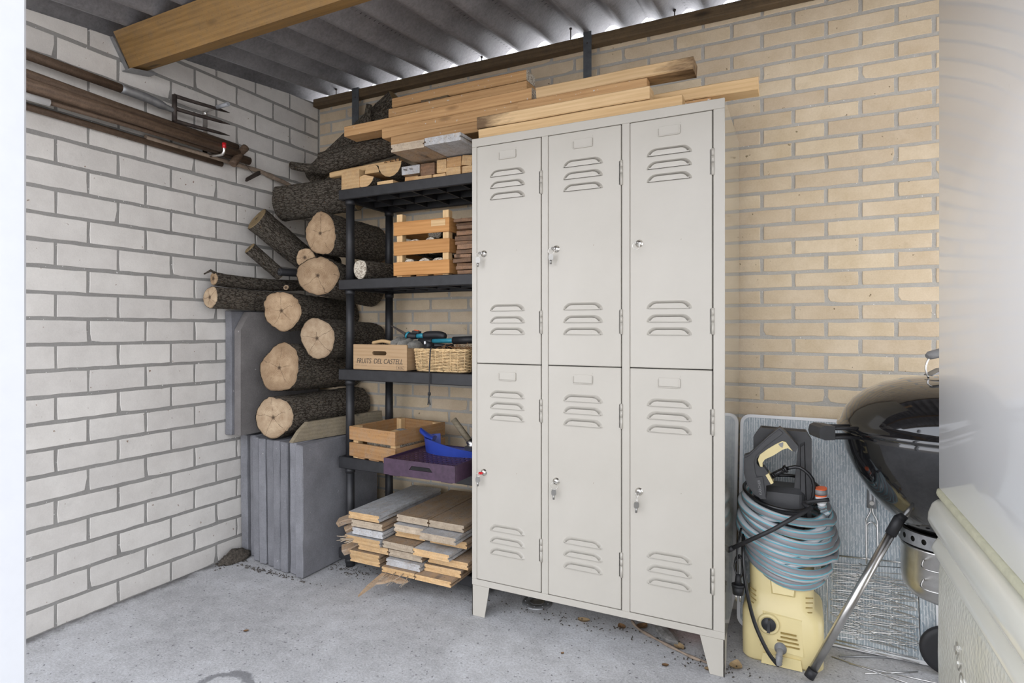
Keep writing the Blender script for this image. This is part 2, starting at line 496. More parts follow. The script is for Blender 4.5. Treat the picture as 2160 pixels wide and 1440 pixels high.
def m_tub():
    t = NT('dimpled_translucent_tub', 0.22, 0, 0.6)
    v = t.co(rand=False)
    t.col(t.ramp(t.noise(v, 5, 3), [(0.3, (0.58, 0.57, 0.48)), (0.7, (0.68, 0.67, 0.60))]))
    t.bump(t.voro(v, 90), 0.35, 0.004)
    return t.m
M['tub'] = m_tub()
M['paving'] = m_tile('outdoor_paving', (0.32, 0.29, 0.26), (0.46, 0.42, 0.38))

# ------------------------------------------------------------------ mesh helpers
class MB:
    """collects polygons in world (or local) coordinates; build() links them as one mesh object"""
    def __init__(s):
        s.v = []; s.f = []; s.mi = []; s.uv = {}; s.sm = []
    def add(s, verts, faces, mi=0, smooth=False):
        o = len(s.v)
        s.v += [tuple(p) for p in verts]
        for f in faces:
            s.f.append(tuple(o + i for i in f)); s.mi.append(mi); s.sm.append(smooth)
        return s
    def box(s, lo, hi, mi=0, ch=0.0):
        if ch > 0:
            return s.cbox(lo, hi, ch, mi)
        x0, y0, z0 = lo; x1, y1, z1 = hi
        v = [(x0,y0,z0),(x1,y0,z0),(x1,y1,z0),(x0,y1,z0),(x0,y0,z1),(x1,y0,z1),(x1,y1,z1),(x0,y1,z1)]
        return s.add(v, [(0,3,2,1),(4,5,6,7),(0,1,5,4),(1,2,6,5),(2,3,7,6),(3,0,4,7)], mi)
    def cbox(s, lo, hi, c, mi=0):
        bm = bmesh.new()
        bmesh.ops.create_cube(bm, size=1)
        for v in bm.verts:
            v.co = Vector([(lo[i] + hi[i]) / 2 + v.co[i] * (hi[i] - lo[i]) for i in range(3)])
        bmesh.ops.bevel(bm, geom=list(bm.edges), offset=c, segments=1, affect='EDGES')
        s.bm(bm, mi)
        return s
    def bm(s, bm, mi=0, smooth=False):
        bm.verts.index_update()
        s.add([v.co[:] for v in bm.verts], [[v.index for v in f.verts] for f in bm.faces], mi, smooth)
        bm.free()
        return s
    def prism(s, poly, axis, a, b, mi=0):
        """extrude a 2D polygon; axis 'x': poly=(y,z), 'y': poly=(x,z), 'z': poly=(x,y)"""
        def p3(p, t):
            return {'x': (t, p[0], p[1]), 'y': (p[0], t, p[1]), 'z': (p[0], p[1], t)}[axis]
        n = len(poly)
        v = [p3(p, a) for p in poly] + [p3(p, b) for p in poly]
        f = [tuple(range(n))[::-1], tuple(range(n, 2 * n))]
        f += [(i, (i + 1) % n, n + (i + 1) % n, n + i) for i in range(n)]
        return s.add(v, f, mi)
    def tube(s, pts, r, seg=8, closed=False, mi=0, cap=True, uv=False):
        pts = [Vector(p) for p in pts]
        n = len(pts)
        rs = r if isinstance(r, (list, tuple)) else [r] * n
        o = len(s.v)
        up = None
        L = 0.0
        lens = []
        for i, p in enumerate(pts):
            if closed:
                d = pts[(i + 1) % n] - pts[i - 1]
            else:
                d = pts[min(i + 1, n - 1)] - pts[max(i - 1, 0)]
            d.normalize()
            if up is None:
                a = Vector((0, 0, 1)) if abs(d.z) < 0.9 else Vector((0, 1, 0))
                up = (a - d * a.dot(d)).normalized()
            else:
                up = (up - d * up.dot(d)).normalized()
            sd = d.cross(up)
            for k in range(seg):
                t = 2 * PI * k / seg
                s.v.append(tuple(p + up * (math.cos(t) * rs[i]) + sd * (math.sin(t) * rs[i])))
            if i:
                L += (p - pts[i - 1]).length
            lens.append(L)
        m = n if closed else n - 1
        tot = L + (pts[0] - pts[-1]).length if closed else L
        for i in range(m):
            j = (i + 1) % n
            for k in range(seg):
                k2 = (k + 1) % seg
                fi = len(s.f)
                s.f.append((o + i * seg + k, o + i * seg + k2, o + j * seg + k2, o + j * seg + k))
                s.mi.append(mi); s.sm.append(True)
                if uv:
                    u0, u1 = lens[i] * 10, (lens[j] if j else tot) * 10
                    s.uv[fi] = [(u0, k / seg), (u0, (k + 1) / seg), (u1, (k + 1) / seg), (u1, k / seg)]
        if cap and not closed:
            s.f.append(tuple(o + k for k in range(seg))[::-1]); s.mi.append(mi); s.sm.append(False)
            s.f.append(tuple(o + (n - 1) * seg + k for k in range(seg))); s.mi.append(mi); s.sm.append(False)
        return s
    def lathe(s, prof, c, seg=40, mi=0, smooth=True, cap=False, a0=0.0, a1=2 * PI):
        o = len(s.v)
        n = len(prof)
        full = abs(a1 - a0 - 2 * PI) < 1e-6
        m = seg if full else seg + 1
        for k in range(m):
            t = a0 + (a1 - a0) * k / seg
            for r, z in prof:
                s.v.append((c[0] + r * math.cos(t), c[1] + r * math.sin(t), c[2] + z))
        for k in range(seg):
            k2 = (k + 1) % m
            for i in range(n - 1):
                s.f.append((o + k * n + i, o + k2 * n + i, o + k2 * n + i + 1, o + k * n + i + 1))
                s.mi.append(mi); s.sm.append(smooth)
        if cap:
            s.f.append(tuple(o + k * n for k in range(m))[::-1]); s.mi.append(mi); s.sm.append(False)
            s.f.append(tuple(o + k * n + n - 1 for k in range(m))); s.mi.append(mi); s.sm.append(False)
        return s
    def loft(s, rings, mi=0, smooth=True, cap=True):
        o = len(s.v); n = len(rings[0])
        for r in rings:
            s.v += [tuple(p) for p in r]
        for i in range(len(rings) - 1):
            for k in range(n):
                k2 = (k + 1) % n
                s.f.append((o + i * n + k, o + i * n + k2, o + (i + 1) * n + k2, o + (i + 1) * n + k))
                s.mi.append(mi); s.sm.append(smooth)
        if cap:
            s.f.append(tuple(o + k for k in range(n))[::-1]); s.mi.append(mi); s.sm.append(False)
            s.f.append(tuple(o + (len(rings) - 1) * n + k for k in range(n))); s.mi.append(mi); s.sm.append(False)
        return s
    def xform(s, mat):
        s.v = [tuple(mat @ Vector(p)) for p in s.v]
        return s
    def mesh(s, name, mats):
        me = bpy.data.meshes.new(name)
        me.from_pydata(s.v, [], s.f)
        if not isinstance(mats, (list, tuple)):
            mats = [mats]
        for m in mats:
            me.materials.append(m)
        me.polygons.foreach_set('material_index', s.mi)
        me.polygons.foreach_set('use_smooth', s.sm)
        if s.uv:
            ul = me.uv_layers.new(name='UVMap')
            for fi, uvs in s.uv.items():
                p = me.polygons[fi]
                for li, u in zip(p.loop_indices, uvs):
                    ul.data[li].uv = u
        me.update()
        return me

def wmat(o):
    m = Matrix.Identity(4)
    while o:
        m = o.matrix_basis @ m
        o = o.parent
    return m
def obj(name, data, parent=None, loc=(0, 0, 0), rot=(0, 0, 0)):
    o = bpy.data.objects.new(name, data)
    COL.objects.link(o)
    o.location = loc
    o.rotation_euler = rot
    if parent:
        o.parent = parent
    return o
def tag(o, label=None, cat=None, group=None, kind=None):
    if label: o['label'] = label
    if cat: o['category'] = cat
    if group: o['group'] = group
    if kind: o['kind'] = kind
    return o
def thing(name, label, cat, loc=(0, 0, 0), rot=(0, 0, 0), group=None):
    return tag(obj(name, None, None, loc, rot), label, cat, group)
def part(name, mb, mat, parent=None, at=None, label=None, kind=None):
    """mb holds WORLD coordinates; the origin goes to `at` (default: the centre of the piece)"""
    if at is None:
        n = max(1, len(mb.v))
        at = Vector((sum(p[0] for p in mb.v) / n, sum(p[1] for p in mb.v) / n, sum(p[2] for p in mb.v) / n))
    at = Vector(at)
    mb.v = [(p[0] - at.x, p[1] - at.y, p[2] - at.z) for p in mb.v]
    o = obj(name, mb.mesh(name, mat), parent, at)
    if parent:
        o.matrix_basis = wmat(parent).inverted() @ Matrix.Translation(at)
    return tag(o, label, None, None, kind)
def local(name, mb, mat, parent=None, loc=(0, 0, 0), rot=(0, 0, 0), label=None):
    return tag(obj(name, mb.mesh(name, mat), parent, loc, rot), label)
def plate(outer, holes, th):
    """flat plate in local XY with holes, thickness th along Z (through a filled 2D curve)"""
    cu = bpy.data.curves.new('tmp', 'CURVE')
    cu.dimensions = '2D'
    cu.fill_mode = 'BOTH'
    cu.extrude = th / 2
    for poly in [outer] + holes:
        sp = cu.splines.new('POLY')
        sp.points.add(len(poly) - 1)
        for p, q in zip(sp.points, poly):
            p.co = (q[0], q[1], 0, 1)
        sp.use_cyclic_u = True
    return curve_mb(cu)
def curve_mb(cu):
    o = bpy.data.objects.new('tmp', cu)
    COL.objects.link(o)
    dg = bpy.context.evaluated_depsgraph_get()
    me = o.evaluated_get(dg).to_mesh()
    mb = MB()
    mb.add([v.co[:] for v in me.vertices], [list(p.vertices) for p in me.polygons])
    o.evaluated_get(dg).to_mesh_clear()
    bpy.data.objects.remove(o)
    bpy.data.curves.remove(cu)
    return mb
def text_mb(body, size, th=0.0006, shear=0.0, sx=1.0, spacing=1.0):
    cu = bpy.data.curves.new('tmp', 'FONT')
    cu.body = body
    cu.size = size
    cu.extrude = th
    cu.shear = shear
    cu.space_character = spacing
    cu.align_x = 'CENTER'
    cu.align_y = 'CENTER'
    mb = curve_mb(cu)
    return mb.xform(Matrix.Diagonal((sx, 1, 1, 1)))
UPRIGHT = Matrix.Rotation(PI / 2, 4, 'X')        # local XY plate -> faces -Y (x right, y up)
def arc(cx, cy, r, a0, a1, n):
    return [(cx + r * math.cos(math.radians(a0 + (a1 - a0) * i / n)), cy + r * math.sin(math.radians(a0 + (a1 - a0) * i / n))) for i in range(n + 1)]
def rrect(x0, y0, x1, y1, r, n=5):
    return arc(x1 - r, y0 + r, r, -90, 0, n) + arc(x1 - r, y1 - r, r, 0, 90, n) + arc(x0 + r, y1 - r, r, 90, 180, n) + arc(x0 + r, y0 + r, r, 180, 270, n)
def spline(pts, n=8):
    """Catmull-Rom through points"""
    P = [Vector(p) for p in pts]
    out = []
    for i in range(len(P) - 1):
        a, b, c, d = P[max(i - 1, 0)], P[i], P[i + 1], P[min(i + 2, len(P) - 1)]
        for k in range(n):
            t = k / n
            out.append(0.5 * ((2 * b) + (c - a) * t + (2 * a - 5 * b + 4 * c - d) * t * t + (3 * b - a - 3 * c + d) * t ** 3))
    out.append(P[-1])
    return out
def frame_x(p0, p1, up=(0, 0, 1)):
    """matrix with local X from p0 to p1, origin at the middle"""
    p0, p1 = Vector(p0), Vector(p1)
    x = (p1 - p0).normalized()
    u = Vector(up)
    if abs(x.dot(u)) > 0.95:
        u = Vector((0, 1, 0))
    y = u.cross(x).normalized()
    z = x.cross(y)
    m = Matrix((x, y, z)).transposed().to_4x4()
    m.translation = (p0 + p1) / 2
    return m
def bar_mesh(L, w, h, ch=0.003, jit=0.0, rng=None, mats=None, endmi=0):
    """a sawn length of timber along local X, chamfered, ends slightly uneven"""
    rng = rng or R
    c = min(ch, w * 0.2, h * 0.2)
    sec = [(-w/2+c,-h/2),(w/2-c,-h/2),(w/2,-h/2+c),(w/2,h/2-c),(w/2-c,h/2),(-w/2+c,h/2),(-w/2,h/2-c),(-w/2,-h/2+c)]
    rings = []
    nseg = 3 if jit else 1
    for i in range(nseg + 1):
        x = -L / 2 + L * i / nseg
        dy, dz = (rng.uniform(-jit, jit), rng.uniform(-jit, jit)) if jit and 0 < i < nseg else (0, 0)
        rings.append([(x + (rng.uniform(-jit, jit) if i in (0, nseg) else 0), a + dy, b + dz) for a, b in sec])
    mb = MB()
    mb.loft(rings, 0, False)
    if endmi:
        mb.mi[-1] = mb.mi[-2] = endmi
    return mb
def bar(name, p0, p1, w, h, mat, parent=None, roll=0.0, ch=0.003, jit=0.0015, end=None, up=(0, 0, 1)):
    m = frame_x(p0, p1, up) @ Matrix.Rotation(roll, 4, 'X')
    L = (Vector(p1) - Vector(p0)).length
    mb = bar_mesh(L, w, h, ch, jit, endmi=1 if end else 0)
    o = obj(name, mb.mesh(name, [mat, end] if end else mat), parent)
    o.matrix_basis = wmat(parent).inverted() @ m if parent else m
    return o

# ------------------------------------------------------------------ the setting
def struct(name, mb, mat, at=(0, 0, 0), kind='structure'):
    return part(name, mb, mat, None, at, None, kind)
# concrete slab of the shed, and the paving outside its open front
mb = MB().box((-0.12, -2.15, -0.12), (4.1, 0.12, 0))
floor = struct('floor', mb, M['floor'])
mb = MB()
mb.box((-6, -9, -0.14), (9, -2.15, -0.015))
tag(struct('trim_2', mb, M['paving']), 'paved yard outside the open front of the shed')

ZR0, SL = 2.362, 0.11            # lowest line of the corrugated roof at y=0 and its slope
def roof_z(y):
    return ZR0 + SL * y

# left wall: sand-lime bricks in stretcher bond
wl = struct('wall_left', MB().prism([(-2.12, -0.02), (0.0, -0.02), (0.0, 2.345), (-2.12, roof_z(-2.12) - 0.025)], 'x', -0.11, -0.0018), M['mortar_grey'])
def brick_mesh(name, L, H, D, mat, rng, c=0.0014, chip=0.006):
    """front face towards +X, length along Y; uneven outline, chamfered arris"""
    n = 5
    out = []
    for i in range(n): out.append((-L/2 + L * i / n, -H/2))
    out.append((L/2, -H/2)); out.append((L/2, H * 0.1))
    for i in range(n): out.append((L/2 - L * i / n, H/2))
    out.append((-L/2, H/2)); out.append((-L/2, -H * 0.1))
    def jit(p):
        return (p[0] + rng.uniform(-.0016, .0016), p[1] + rng.uniform(-.0014, .0014))
    out = [jit(p) for p in out]
    if rng.random() < 0.35:
        k = rng.choice((0, n, n + 2, 2 * n + 2))
        p = out[k % len(out)]
        out[k % len(out)] = (p[0] * (1 - chip / L * 2.2), p[1] * (1 - chip / H * 1.6))
    m = len(out)
    v = [(-D, a, b) for a, b in out] + [(-c * 0.6, a, b) for a, b in out]
    v += [(0, a - c * (1 if a > 0 else -1), b - c * (1 if b > 0 else -1)) for a, b in out]
    f = [tuple(range(2 * m, 3 * m))]
    for r in (0, 1):
        f += [(r*m+i, r*m+(i+1) % m, (r+1)*m+(i+1) % m, (r+1)*m+i) for i in range(m)]
    mb = MB(); mb.add(v, f)
    return mb.mesh(name, mat)
rb = random.Random(3)
BW = [brick_mesh('brick', 0.2062, 0.0795, 0.02, M['brick_white'], rb) for _ in range(9)]
HL, BL, PL = 0.1082, -1.2902, 0.0936
ZL = 1.08 + 0.3201
nb = 0
for k in range(-14, 11):
    zb = ZL + PL * (k - 1) + 0.0072
    zt = ZL + PL * k - 0.0072
    zb = max(zb, 0.004)
    c = -8 if k % 2 == 0 else -7
    while True:
        y0, y1 = BL + c * HL, BL + (c + 2) * HL
        c += 2
        if y0 > -0.03: break
        y0 += 0.0052; y1 -= 0.0052
        y1 = min(y1, -0.008)
        if y1 - y0 < 0.02: continue
        ta, tb = roof_z(y0) - 0.014, roof_z(y1) - 0.014
        if min(zt, tb) - zb < 0.02: continue
        if ta < zt:                         # cut brick under the sloping roof
            q = MB()
            a_, b_ = max(zb + 0.006, min(zt, ta)), min(zt, tb)
            q.prism([(y0, zb), (y1, zb), (y1, b_), (y0, a_)], 'x', -0.02, rb.uniform(-.0006, .0008))
            part('brick', q, M['brick_white'], wl)
            continue
        zt2 = zt
        o = obj('brick', rb.choice(BW), wl, (rb.uniform(-.0006, .0008), (y0 + y1) / 2, (zb + zt2) / 2 + rb.uniform(-.0006, .0006)))
        o.scale = (1, (y1 - y0) / 0.2062, (zt2 - zb) / 0.0795)
        nb += 1
# back wall: yellow bricks
wb = struct('wall_back', MB().box((-0.11, 0.0018, -0.02), (4.1, 0.055, 2.335)), M['mortar_light'])
BY = []
for _ in range(9):
    me = brick_mesh('brick', 0.2062, 0.0495, 0.02, M['brick_yellow'], rb, 0.0014)
    me.transform(Matrix.Rotation(-PI / 2, 4, 'Z'))
    BY.append(me)
HB, BB = 0.1098, 2.2862
cand = []
for k in range(-17, 21):
    zb = 1.1115 + 0.062 * (k - 1) + 0.0062
    zt = 1.1115 + 0.062 * k - 0.0062
    if zt > 2.335: zt = 2.335
    c = -22 if k % 2 == 0 else -21
    while True:
        x0, x1 = BB + c * HB, BB + (c + 2) * HB
        c += 2
        if x0 > 3.95: break
        if x1 < 0.03: continue
        x0 += 0.0066; x1 -= 0.0066
        x0 = max(x0, 0.008)
        if x1 - x0 < 0.015 or zt - zb < 0.01: continue
        xm, zm = (x0 + x1) / 2, (zb + zt) / 2
        if 2.12 < xm < 3.2 and zm > 0.70: pr = 0
        elif 1.25 < xm <= 2.12 and zm > 1.95: pr = 1
        elif xm <= 1.25 and zm > 2.0: pr = 2
        elif 0.5 < xm < 1.3 and 0.55 < zm < 1.42: pr = 3
        else: pr = 9
        cand.append((pr, -zm, xm, zm, x1 - x0, zt - zb))
cand.sort()
rest = MB()
for i, (pr, _, xm, zm, w, h) in enumerate(cand):
    if pr < 9 and i < 300:
        o = obj('brick', rb.choice(BY), wb, (xm, rb.uniform(-.0008, .0006), zm + rb.uniform(-.0006, .0006)))
        o.scale = (w / 0.2062, 1, h / 0.0495)
    else:
        rest.box((xm - w / 2, 0, zm - h / 2), (xm + w / 2, 0.02, zm + h / 2))
part('bricks', rest, M['brick_yellow'], wb, (0, 0, 0), 'yellow bricks in the hidden courses of the wall', 'stuff')
# white jamb of the opening
tag(struct('trim_1', MB().cbox((1.33, -2.14, -0.01), (1.4345, -2.02, 2.09), 0.004), M['jamb'], (1.385, -2.08, 0)), 'white painted door jamb at the left edge of the opening')
# wall plate on top of the back wall
pl = MB()
pl.cbox((0.004, -0.05, 2.309), (3.98, -0.0015, 2.352), 0.004)
o = part('trim_3', pl, M['wood_plate'], None, (1.5, -0.02, 2.33), 'weathered wooden wall plate along the top of the yellow brick wall', 'structure')
# corrugated fibre cement roof, sheets laid side by side
ceil = struct('ceiling', MB().box((0.4, -1.96, roof_z(-1.70) + 0.062), (3.9, -1.64, roof_z(-1.70) + 0.11)), M['wood_plate'])
def sheet(x0, x1, dz):
    mb = MB()
    nx = int(round((x1 - x0) / 0.1645 * 14))
    ys = [-1.75 + i * (0.06 + 1.75) / 6 for i in range(7)]
    for top in (0, 1):
        for y in ys:
            for i in range(nx + 1):
                x = x0 + (x1 - x0) * i / nx
                z = roof_z(y) + dz + 0.027 * (1 - math.cos(2 * PI * (x - 0.109) / 0.1645)) + top * 0.006
                mb.v.append((x, y, z))
    n1 = nx + 1
    N = n1 * len(ys)
    for j in range(len(ys) - 1):
        for i in range(nx):
            a = j * n1 + i
            mb.f.append((a, a + n1, a + n1 + 1, a + 1))
            mb.f.append((N + a, N + a + 1, N + a + n1 + 1, N + a + n1))
    for j, rv in ((0, 0), (len(ys) - 1, 1)):
        for i in range(nx):
            a = j * n1 + i
            f = (a, a + 1, N + a + 1, N + a)
            mb.f.append(f[::-1] if rv else f)
    for i, rv in ((0, 1), (nx, 0)):
        for j in range(len(ys) - 1):
            a = j * n1 + i
            f = (a, a + n1, N + a + n1, N + a)
            mb.f.append(f[::-1] if rv else f)
    mb.mi = [0] * len(mb.f); mb.sm = [True] * len(mb.f)
    return mb
xs = [-0.11 - 0.0, 0.89, 1.88, 2.87, 3.95]
for i in range(4):
    part('roof_sheet', sheet(xs[i] - (0.05 if i else 0), xs[i + 1], 0.0065 * (i % 2)), M['roof'], ceil, (0, 0, 0))
for px in (0.155, 0.60, 1.06, 1.51, 1.96):
    zt = roof_z(-0.03) + 0.027 * (1 - math.cos(2 * PI * (px - 0.109) / 0.1645))
    b = MB().tube([(px, -0.03, 2.35), (px, -0.03, zt)], 0.0025, 6)
    b.tube([(px, -0.03, zt - 0.008), (px, -0.03, zt - 0.001)], 0.006, 6)
    part('roof_bolt', b, M['iron'], ceil)
# steel straps holding the wall plate down
for i, (x, w, zt, zb, lab) in enumerate(((0.309, 0.044, 2.358, 1.75, 'dark grey steel strap on the back wall above the pile of logs'),
                                 (1.595, 0.036, 2.366, 1.90, 'grey steel strap with a screw on the yellow wall above the lockers'))):
    t = thing('wall_strap', lab, 'strap', (x, -0.05, zb), group=None)
    m2 = MB().box((x - w / 2, -0.0545, zb), (x + w / 2, -0.0505, zt)).box((x - w / 2, -0.0505, 2.3525), (x + w / 2, -0.002, 2.3565))
    part('strip', m2, M['strap'], t)
    part('screw', MB().lathe([(0.004, 0), (0.003, 0.002), (0, 0.0025)], (0, 0, 0), 8).xform(Matrix.Translation((x, -0.0545, zt - 0.05)) @ Matrix.Rotation(PI / 2, 4, 'X')), M['iron'], t)
# timber beam under the roof, resting in a joist hanger on the white wall
t = thing('ceiling_beam', 'thick brown timber beam under the corrugated roof, hung on the white wall', 'beam', (0.022, -1.05, 2.12))
sec = [(-1.106, 2.238), (-1.044, 2.119), (-0.978, 2.135), (-1.04, 2.244)]
mb = MB().loft([[(x, y, z) for y, z in sec] for x in (0.022, 1.0, 2.0, 3.5)], 0, False)
part('timber', mb, M['wood_beam'], t)
hb = MB()
hb.add([(0.002, -1.108, 2.22), (0.021, -1.108, 2.22), (0.021, -1.047, 2.113), (0.002, -1.047, 2.113), (0.002, -1.105, 2.222), (0.021, -1.105, 2.222), (0.021, -1.044, 2.115), (0.002, -1.044, 2.115)],
       [(0, 1, 2, 3), (7, 6, 5, 4), (0, 4, 5, 1), (1, 5, 6, 2), (2, 6, 7, 3), (3, 7, 4, 0)])
hb.prism([(-1.062, 2.107), (-1.06, 2.104), (-0.955, 2.124), (-0.957, 2.128)], 'x', 0.002, 0.062)
part('joist_hanger', hb, M['galv'], t)

# ------------------------------------------------------------------ the locker
LX0, LX1, LY0, LY1, LZ0, LZ1 = 1.304, 2.208, -0.543, -0.055, 0.116, 1.80
lock = thing('locker', 'cream steel locker with six louvred doors and keys in the locks', 'locker', ((LX0 + LX1) / 2, -0.3, 0))
mb = MB().box((LX0 + 0.001, -0.529, LZ0), (LX1 - 0.0012, LY1, LZ1 - 0.0005))
# front frame, 14 mm proud of the dark sheet painted for the shade behind the doors
DX = [(1.3255, 1.5880), (1.6165, 1.8800), (1.9105, 2.1715)]
for a, b in ((LX0, DX[0][0] - .001), (DX[0][1] + .003, DX[1][0] - .001), (DX[1][1] + .003, DX[2][0] - .001), (DX[2][1] + .003, LX1)):
    mb.cbox((a, LY0, 0.1390), (b, -0.520, 1.7680), 0.0012)
for z0, z1 in ((1.7682, LZ1), (LZ0, 0.1388)):
    mb.cbox((LX0, LY0, z0), (LX1, -0.520, z1), 0.0012)
part('body', mb, M['locker'], lock)
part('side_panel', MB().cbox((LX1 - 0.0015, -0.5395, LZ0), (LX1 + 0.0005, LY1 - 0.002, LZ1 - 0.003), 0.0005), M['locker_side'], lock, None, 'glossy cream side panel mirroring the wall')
mb = MB().box((LX0 + 0.02, -0.5305, 0.135), (LX1 - 0.03, -0.5292, 1.772))
part('recess_shade', mb, M['inner_shade'], lock, None, 'dark sheet painted as the shade behind the doors')
for sx in (0, 1):
    for ry in (0, 1):
        y0, y1 = (LY0, LY0 + 0.07) if ry == 0 else (LY1 - 0.07, LY1)
        yi = y0 if ry == 0 else y1
        xo, xi, xb = (LX0 + .0005, LX0 + 0.074, LX0 + 0.054) if sx == 0 else (LX1 - .0005, LX1 - 0.074, LX1 - 0.044)
        m2 = MB()
        a, b = sorted((yi, yi + (0.003 if ry == 0 else -0.003)))
        poly = [(xo, 0.001), (xb, 0.001), (xi, LZ0), (xo, LZ0)]
        if sx: poly = poly[::-1]
        m2.prism(poly, 'y', b, a)
        yb = y0 + 0.05 if ry == 0 else y1 - 0.05
        yt = y0 + 0.07 if ry == 0 else y1 - 0.07
        poly = [(yi, 0.001), (yb, 0.001), (yt, LZ0), (yi, LZ0)]
        m2.prism(poly, 'x', min(xo, xo + (.003 if sx == 0 else -.003)), max(xo, xo + (.003 if sx == 0 else -.003)))
        part('leg', m2, M['locker'], lock)
def louver_mesh():
    """pressed hood open at the bottom, local X wide, Z up, bulging towards -Y"""
    w, h, d = 0.146, 0.0255, 0.0075
    out = [(-w/2, 0), (-w/2 + .0015, .006), (-w/2 + .005, .0125), (-w/2 + .011, .0185), (-w/2 + .019, .0235), (-w/2 + .030, h)]
    out += [(-p[0], p[1]) for p in out[::-1]]
    n = len(out)
    k = 0.0095
    inn = []
    for x, z in out:
        inn.append((x * (1 - 2 * k / w) , max(0.0, z - (k if z > .01 else 0.002 * (z > 0)))))
    mb = MB()
    v = [(x, 0.0002, z) for x, z in out] + [(x, -d * (0.9 if 0 < i < n - 1 else 0.8), z) for i, (x, z) in enumerate(inn)]
    f = [(i, i + 1, n + i + 1, n + i) for i in range(n - 1)]
    f += [tuple(range(n, 2 * n))[::-1]]
    mb.add(v, [q[::-1] for q in f], 0, True)
    mb.add([(-w/2 + .002, 0.0001, 0.0004), (w/2 - .002, 0.0001, 0.0004), (w/2 - .008, -d * .82, 0.0004), (-w/2 + .008, -d * .82, 0.0004)], [(0, 1, 2, 3)], 1)  # dark quad paints the shade in the hood opening
    mb.sm[-2] = False
    return mb.mesh('louver', [M['locker'], M['inner_shade']])
LOUV = louver_mesh()
def holder_mesh():
    w, h = 0.072, 0.028
    mb = MB()
    mb.cbox((-w/2 + .003, -.0012, 0.004), (w/2 - .003, 0.0002, h + .004), 0.0004)
    mb.cbox((-w/2, -.004, 0.002), (-w/2 + .0035, 0, h - .002), 0.0008)
    mb.cbox((w/2 - .0035, -.004, 0.002), (w/2, 0, h + .002), 0.0008)
    mb.cbox((-w/2 + .002, -.004, 0), (w/2 - .002, 0, .0035), 0.0008)
    return mb.mesh('label_holder', M['locker'])
HOLD = holder_mesh()
hg = MB()
for z0, z1 in ((0, .0385), (.0395, .060), (.061, .083)):
    hg.tube([(0, 0, z0), (0, 0, z1)], 0.0045, 10)
hg.box((-.009, .001, .002), (.0, .003, .081))
HINGE = hg.mesh('hinge', M['locker'])
lk = MB().lathe([(.0, -.0085), (.0075, -.008), (.0092, -.006), (.0095, -.0035), (.0125, -.002), (.013, 0)][::-1], (0, 0, 0), 20)
lk.xform(Matrix.Rotation(-PI / 2, 4, 'X'))
LOCKM = lk.mesh('lock_cylinder', M['chrome'])
names = {}
for c in range(3):
    for r in range(2):
        x0, x1 = DX[c]
        z0, z1 = (0.9545, 1.7665) if r == 0 else (0.1410, 0.9515)
        mb = MB().cbox((x0, LY0 - 0.0005, z0), (x1, -0.5310, z1), 0.0022)
        d = part('door', mb, M['locker'], lock, ((x0 + x1) / 2, LY0, (z0 + z1) / 2))
        xc = (x0 + x1) / 2 - 0.003
        zc = (z0 + z1) / 2
        def sub(me, x, z, y=-0.0006):
            o = obj(me.name, me, d, (x - (x0 + x1) / 2, y, z - zc))
            return o
        for dz in (0.121, 0.163, 0.205):
            sub(LOUV, xc, z1 - dz)
        for dz in (0.194, 0.150, 0.108):
            sub(LOUV, xc, z0 + dz)
        sub(HOLD, xc, z1 - 0.060)
        sub(HINGE, x1 + 0.002, z1 - 0.203, -0.0015)
        sub(HINGE, x1 + 0.002, z0 + 0.110, -0.0015)
        o = sub(LOCKM, x0 + 0.031, 1.3635 if r == 0 else 0.5455)
        tag(o, 'chrome lock cylinder')
        names[c, r] = (x0 + 0.031, 1.3635 if r == 0 else 0.5455)
# keys hanging from the locks
def ring_mesh(r):
    return MB().tube([(r * math.cos(t * PI / 8), 0, r * math.sin(t * PI / 8)) for t in range(16)], 0.0008, 6, True)
def key_mb(flip=0):
    """tubular locker key: flat bow above, barrel below; hangs down from origin"""
    k = MB()
    k.prism([(-.006, -.002), (.006, -.002), (.0085, -.008), (.0085, -.018), (.005, -.023), (-.005, -.023), (-.0085, -.018), (-.0085, -.008)], 'y', -.0012, .0012)
    k.tube([(0, 0, -.022), (0, 0, -.037)], 0.0036, 10)
    return k
KEYS = [((0, 0), 'key in the upper left door lock with a second key hanging close beside it', 0.008, -0.6, 1, None),
        ((1, 0), 'key bunch hanging on a ring from the upper middle locker door', 0.0105, -0.5, 1, None),
        ((2, 0), 'single ring with no hanging key in the upper right locker door', 0.0115, -0.25, 0, None),
        ((0, 1), 'key with a red head in the lock of the lower left locker door', 0.007, -0.6, 1, 'red'),
        ((1, 1), 'key bunch on a wide ring from the lower middle locker door', 0.0125, 0.05, 1, None),
        ((2, 1), 'key bunch on a short chain from the lower right locker door', 0.006, -0.1, 2, None)]
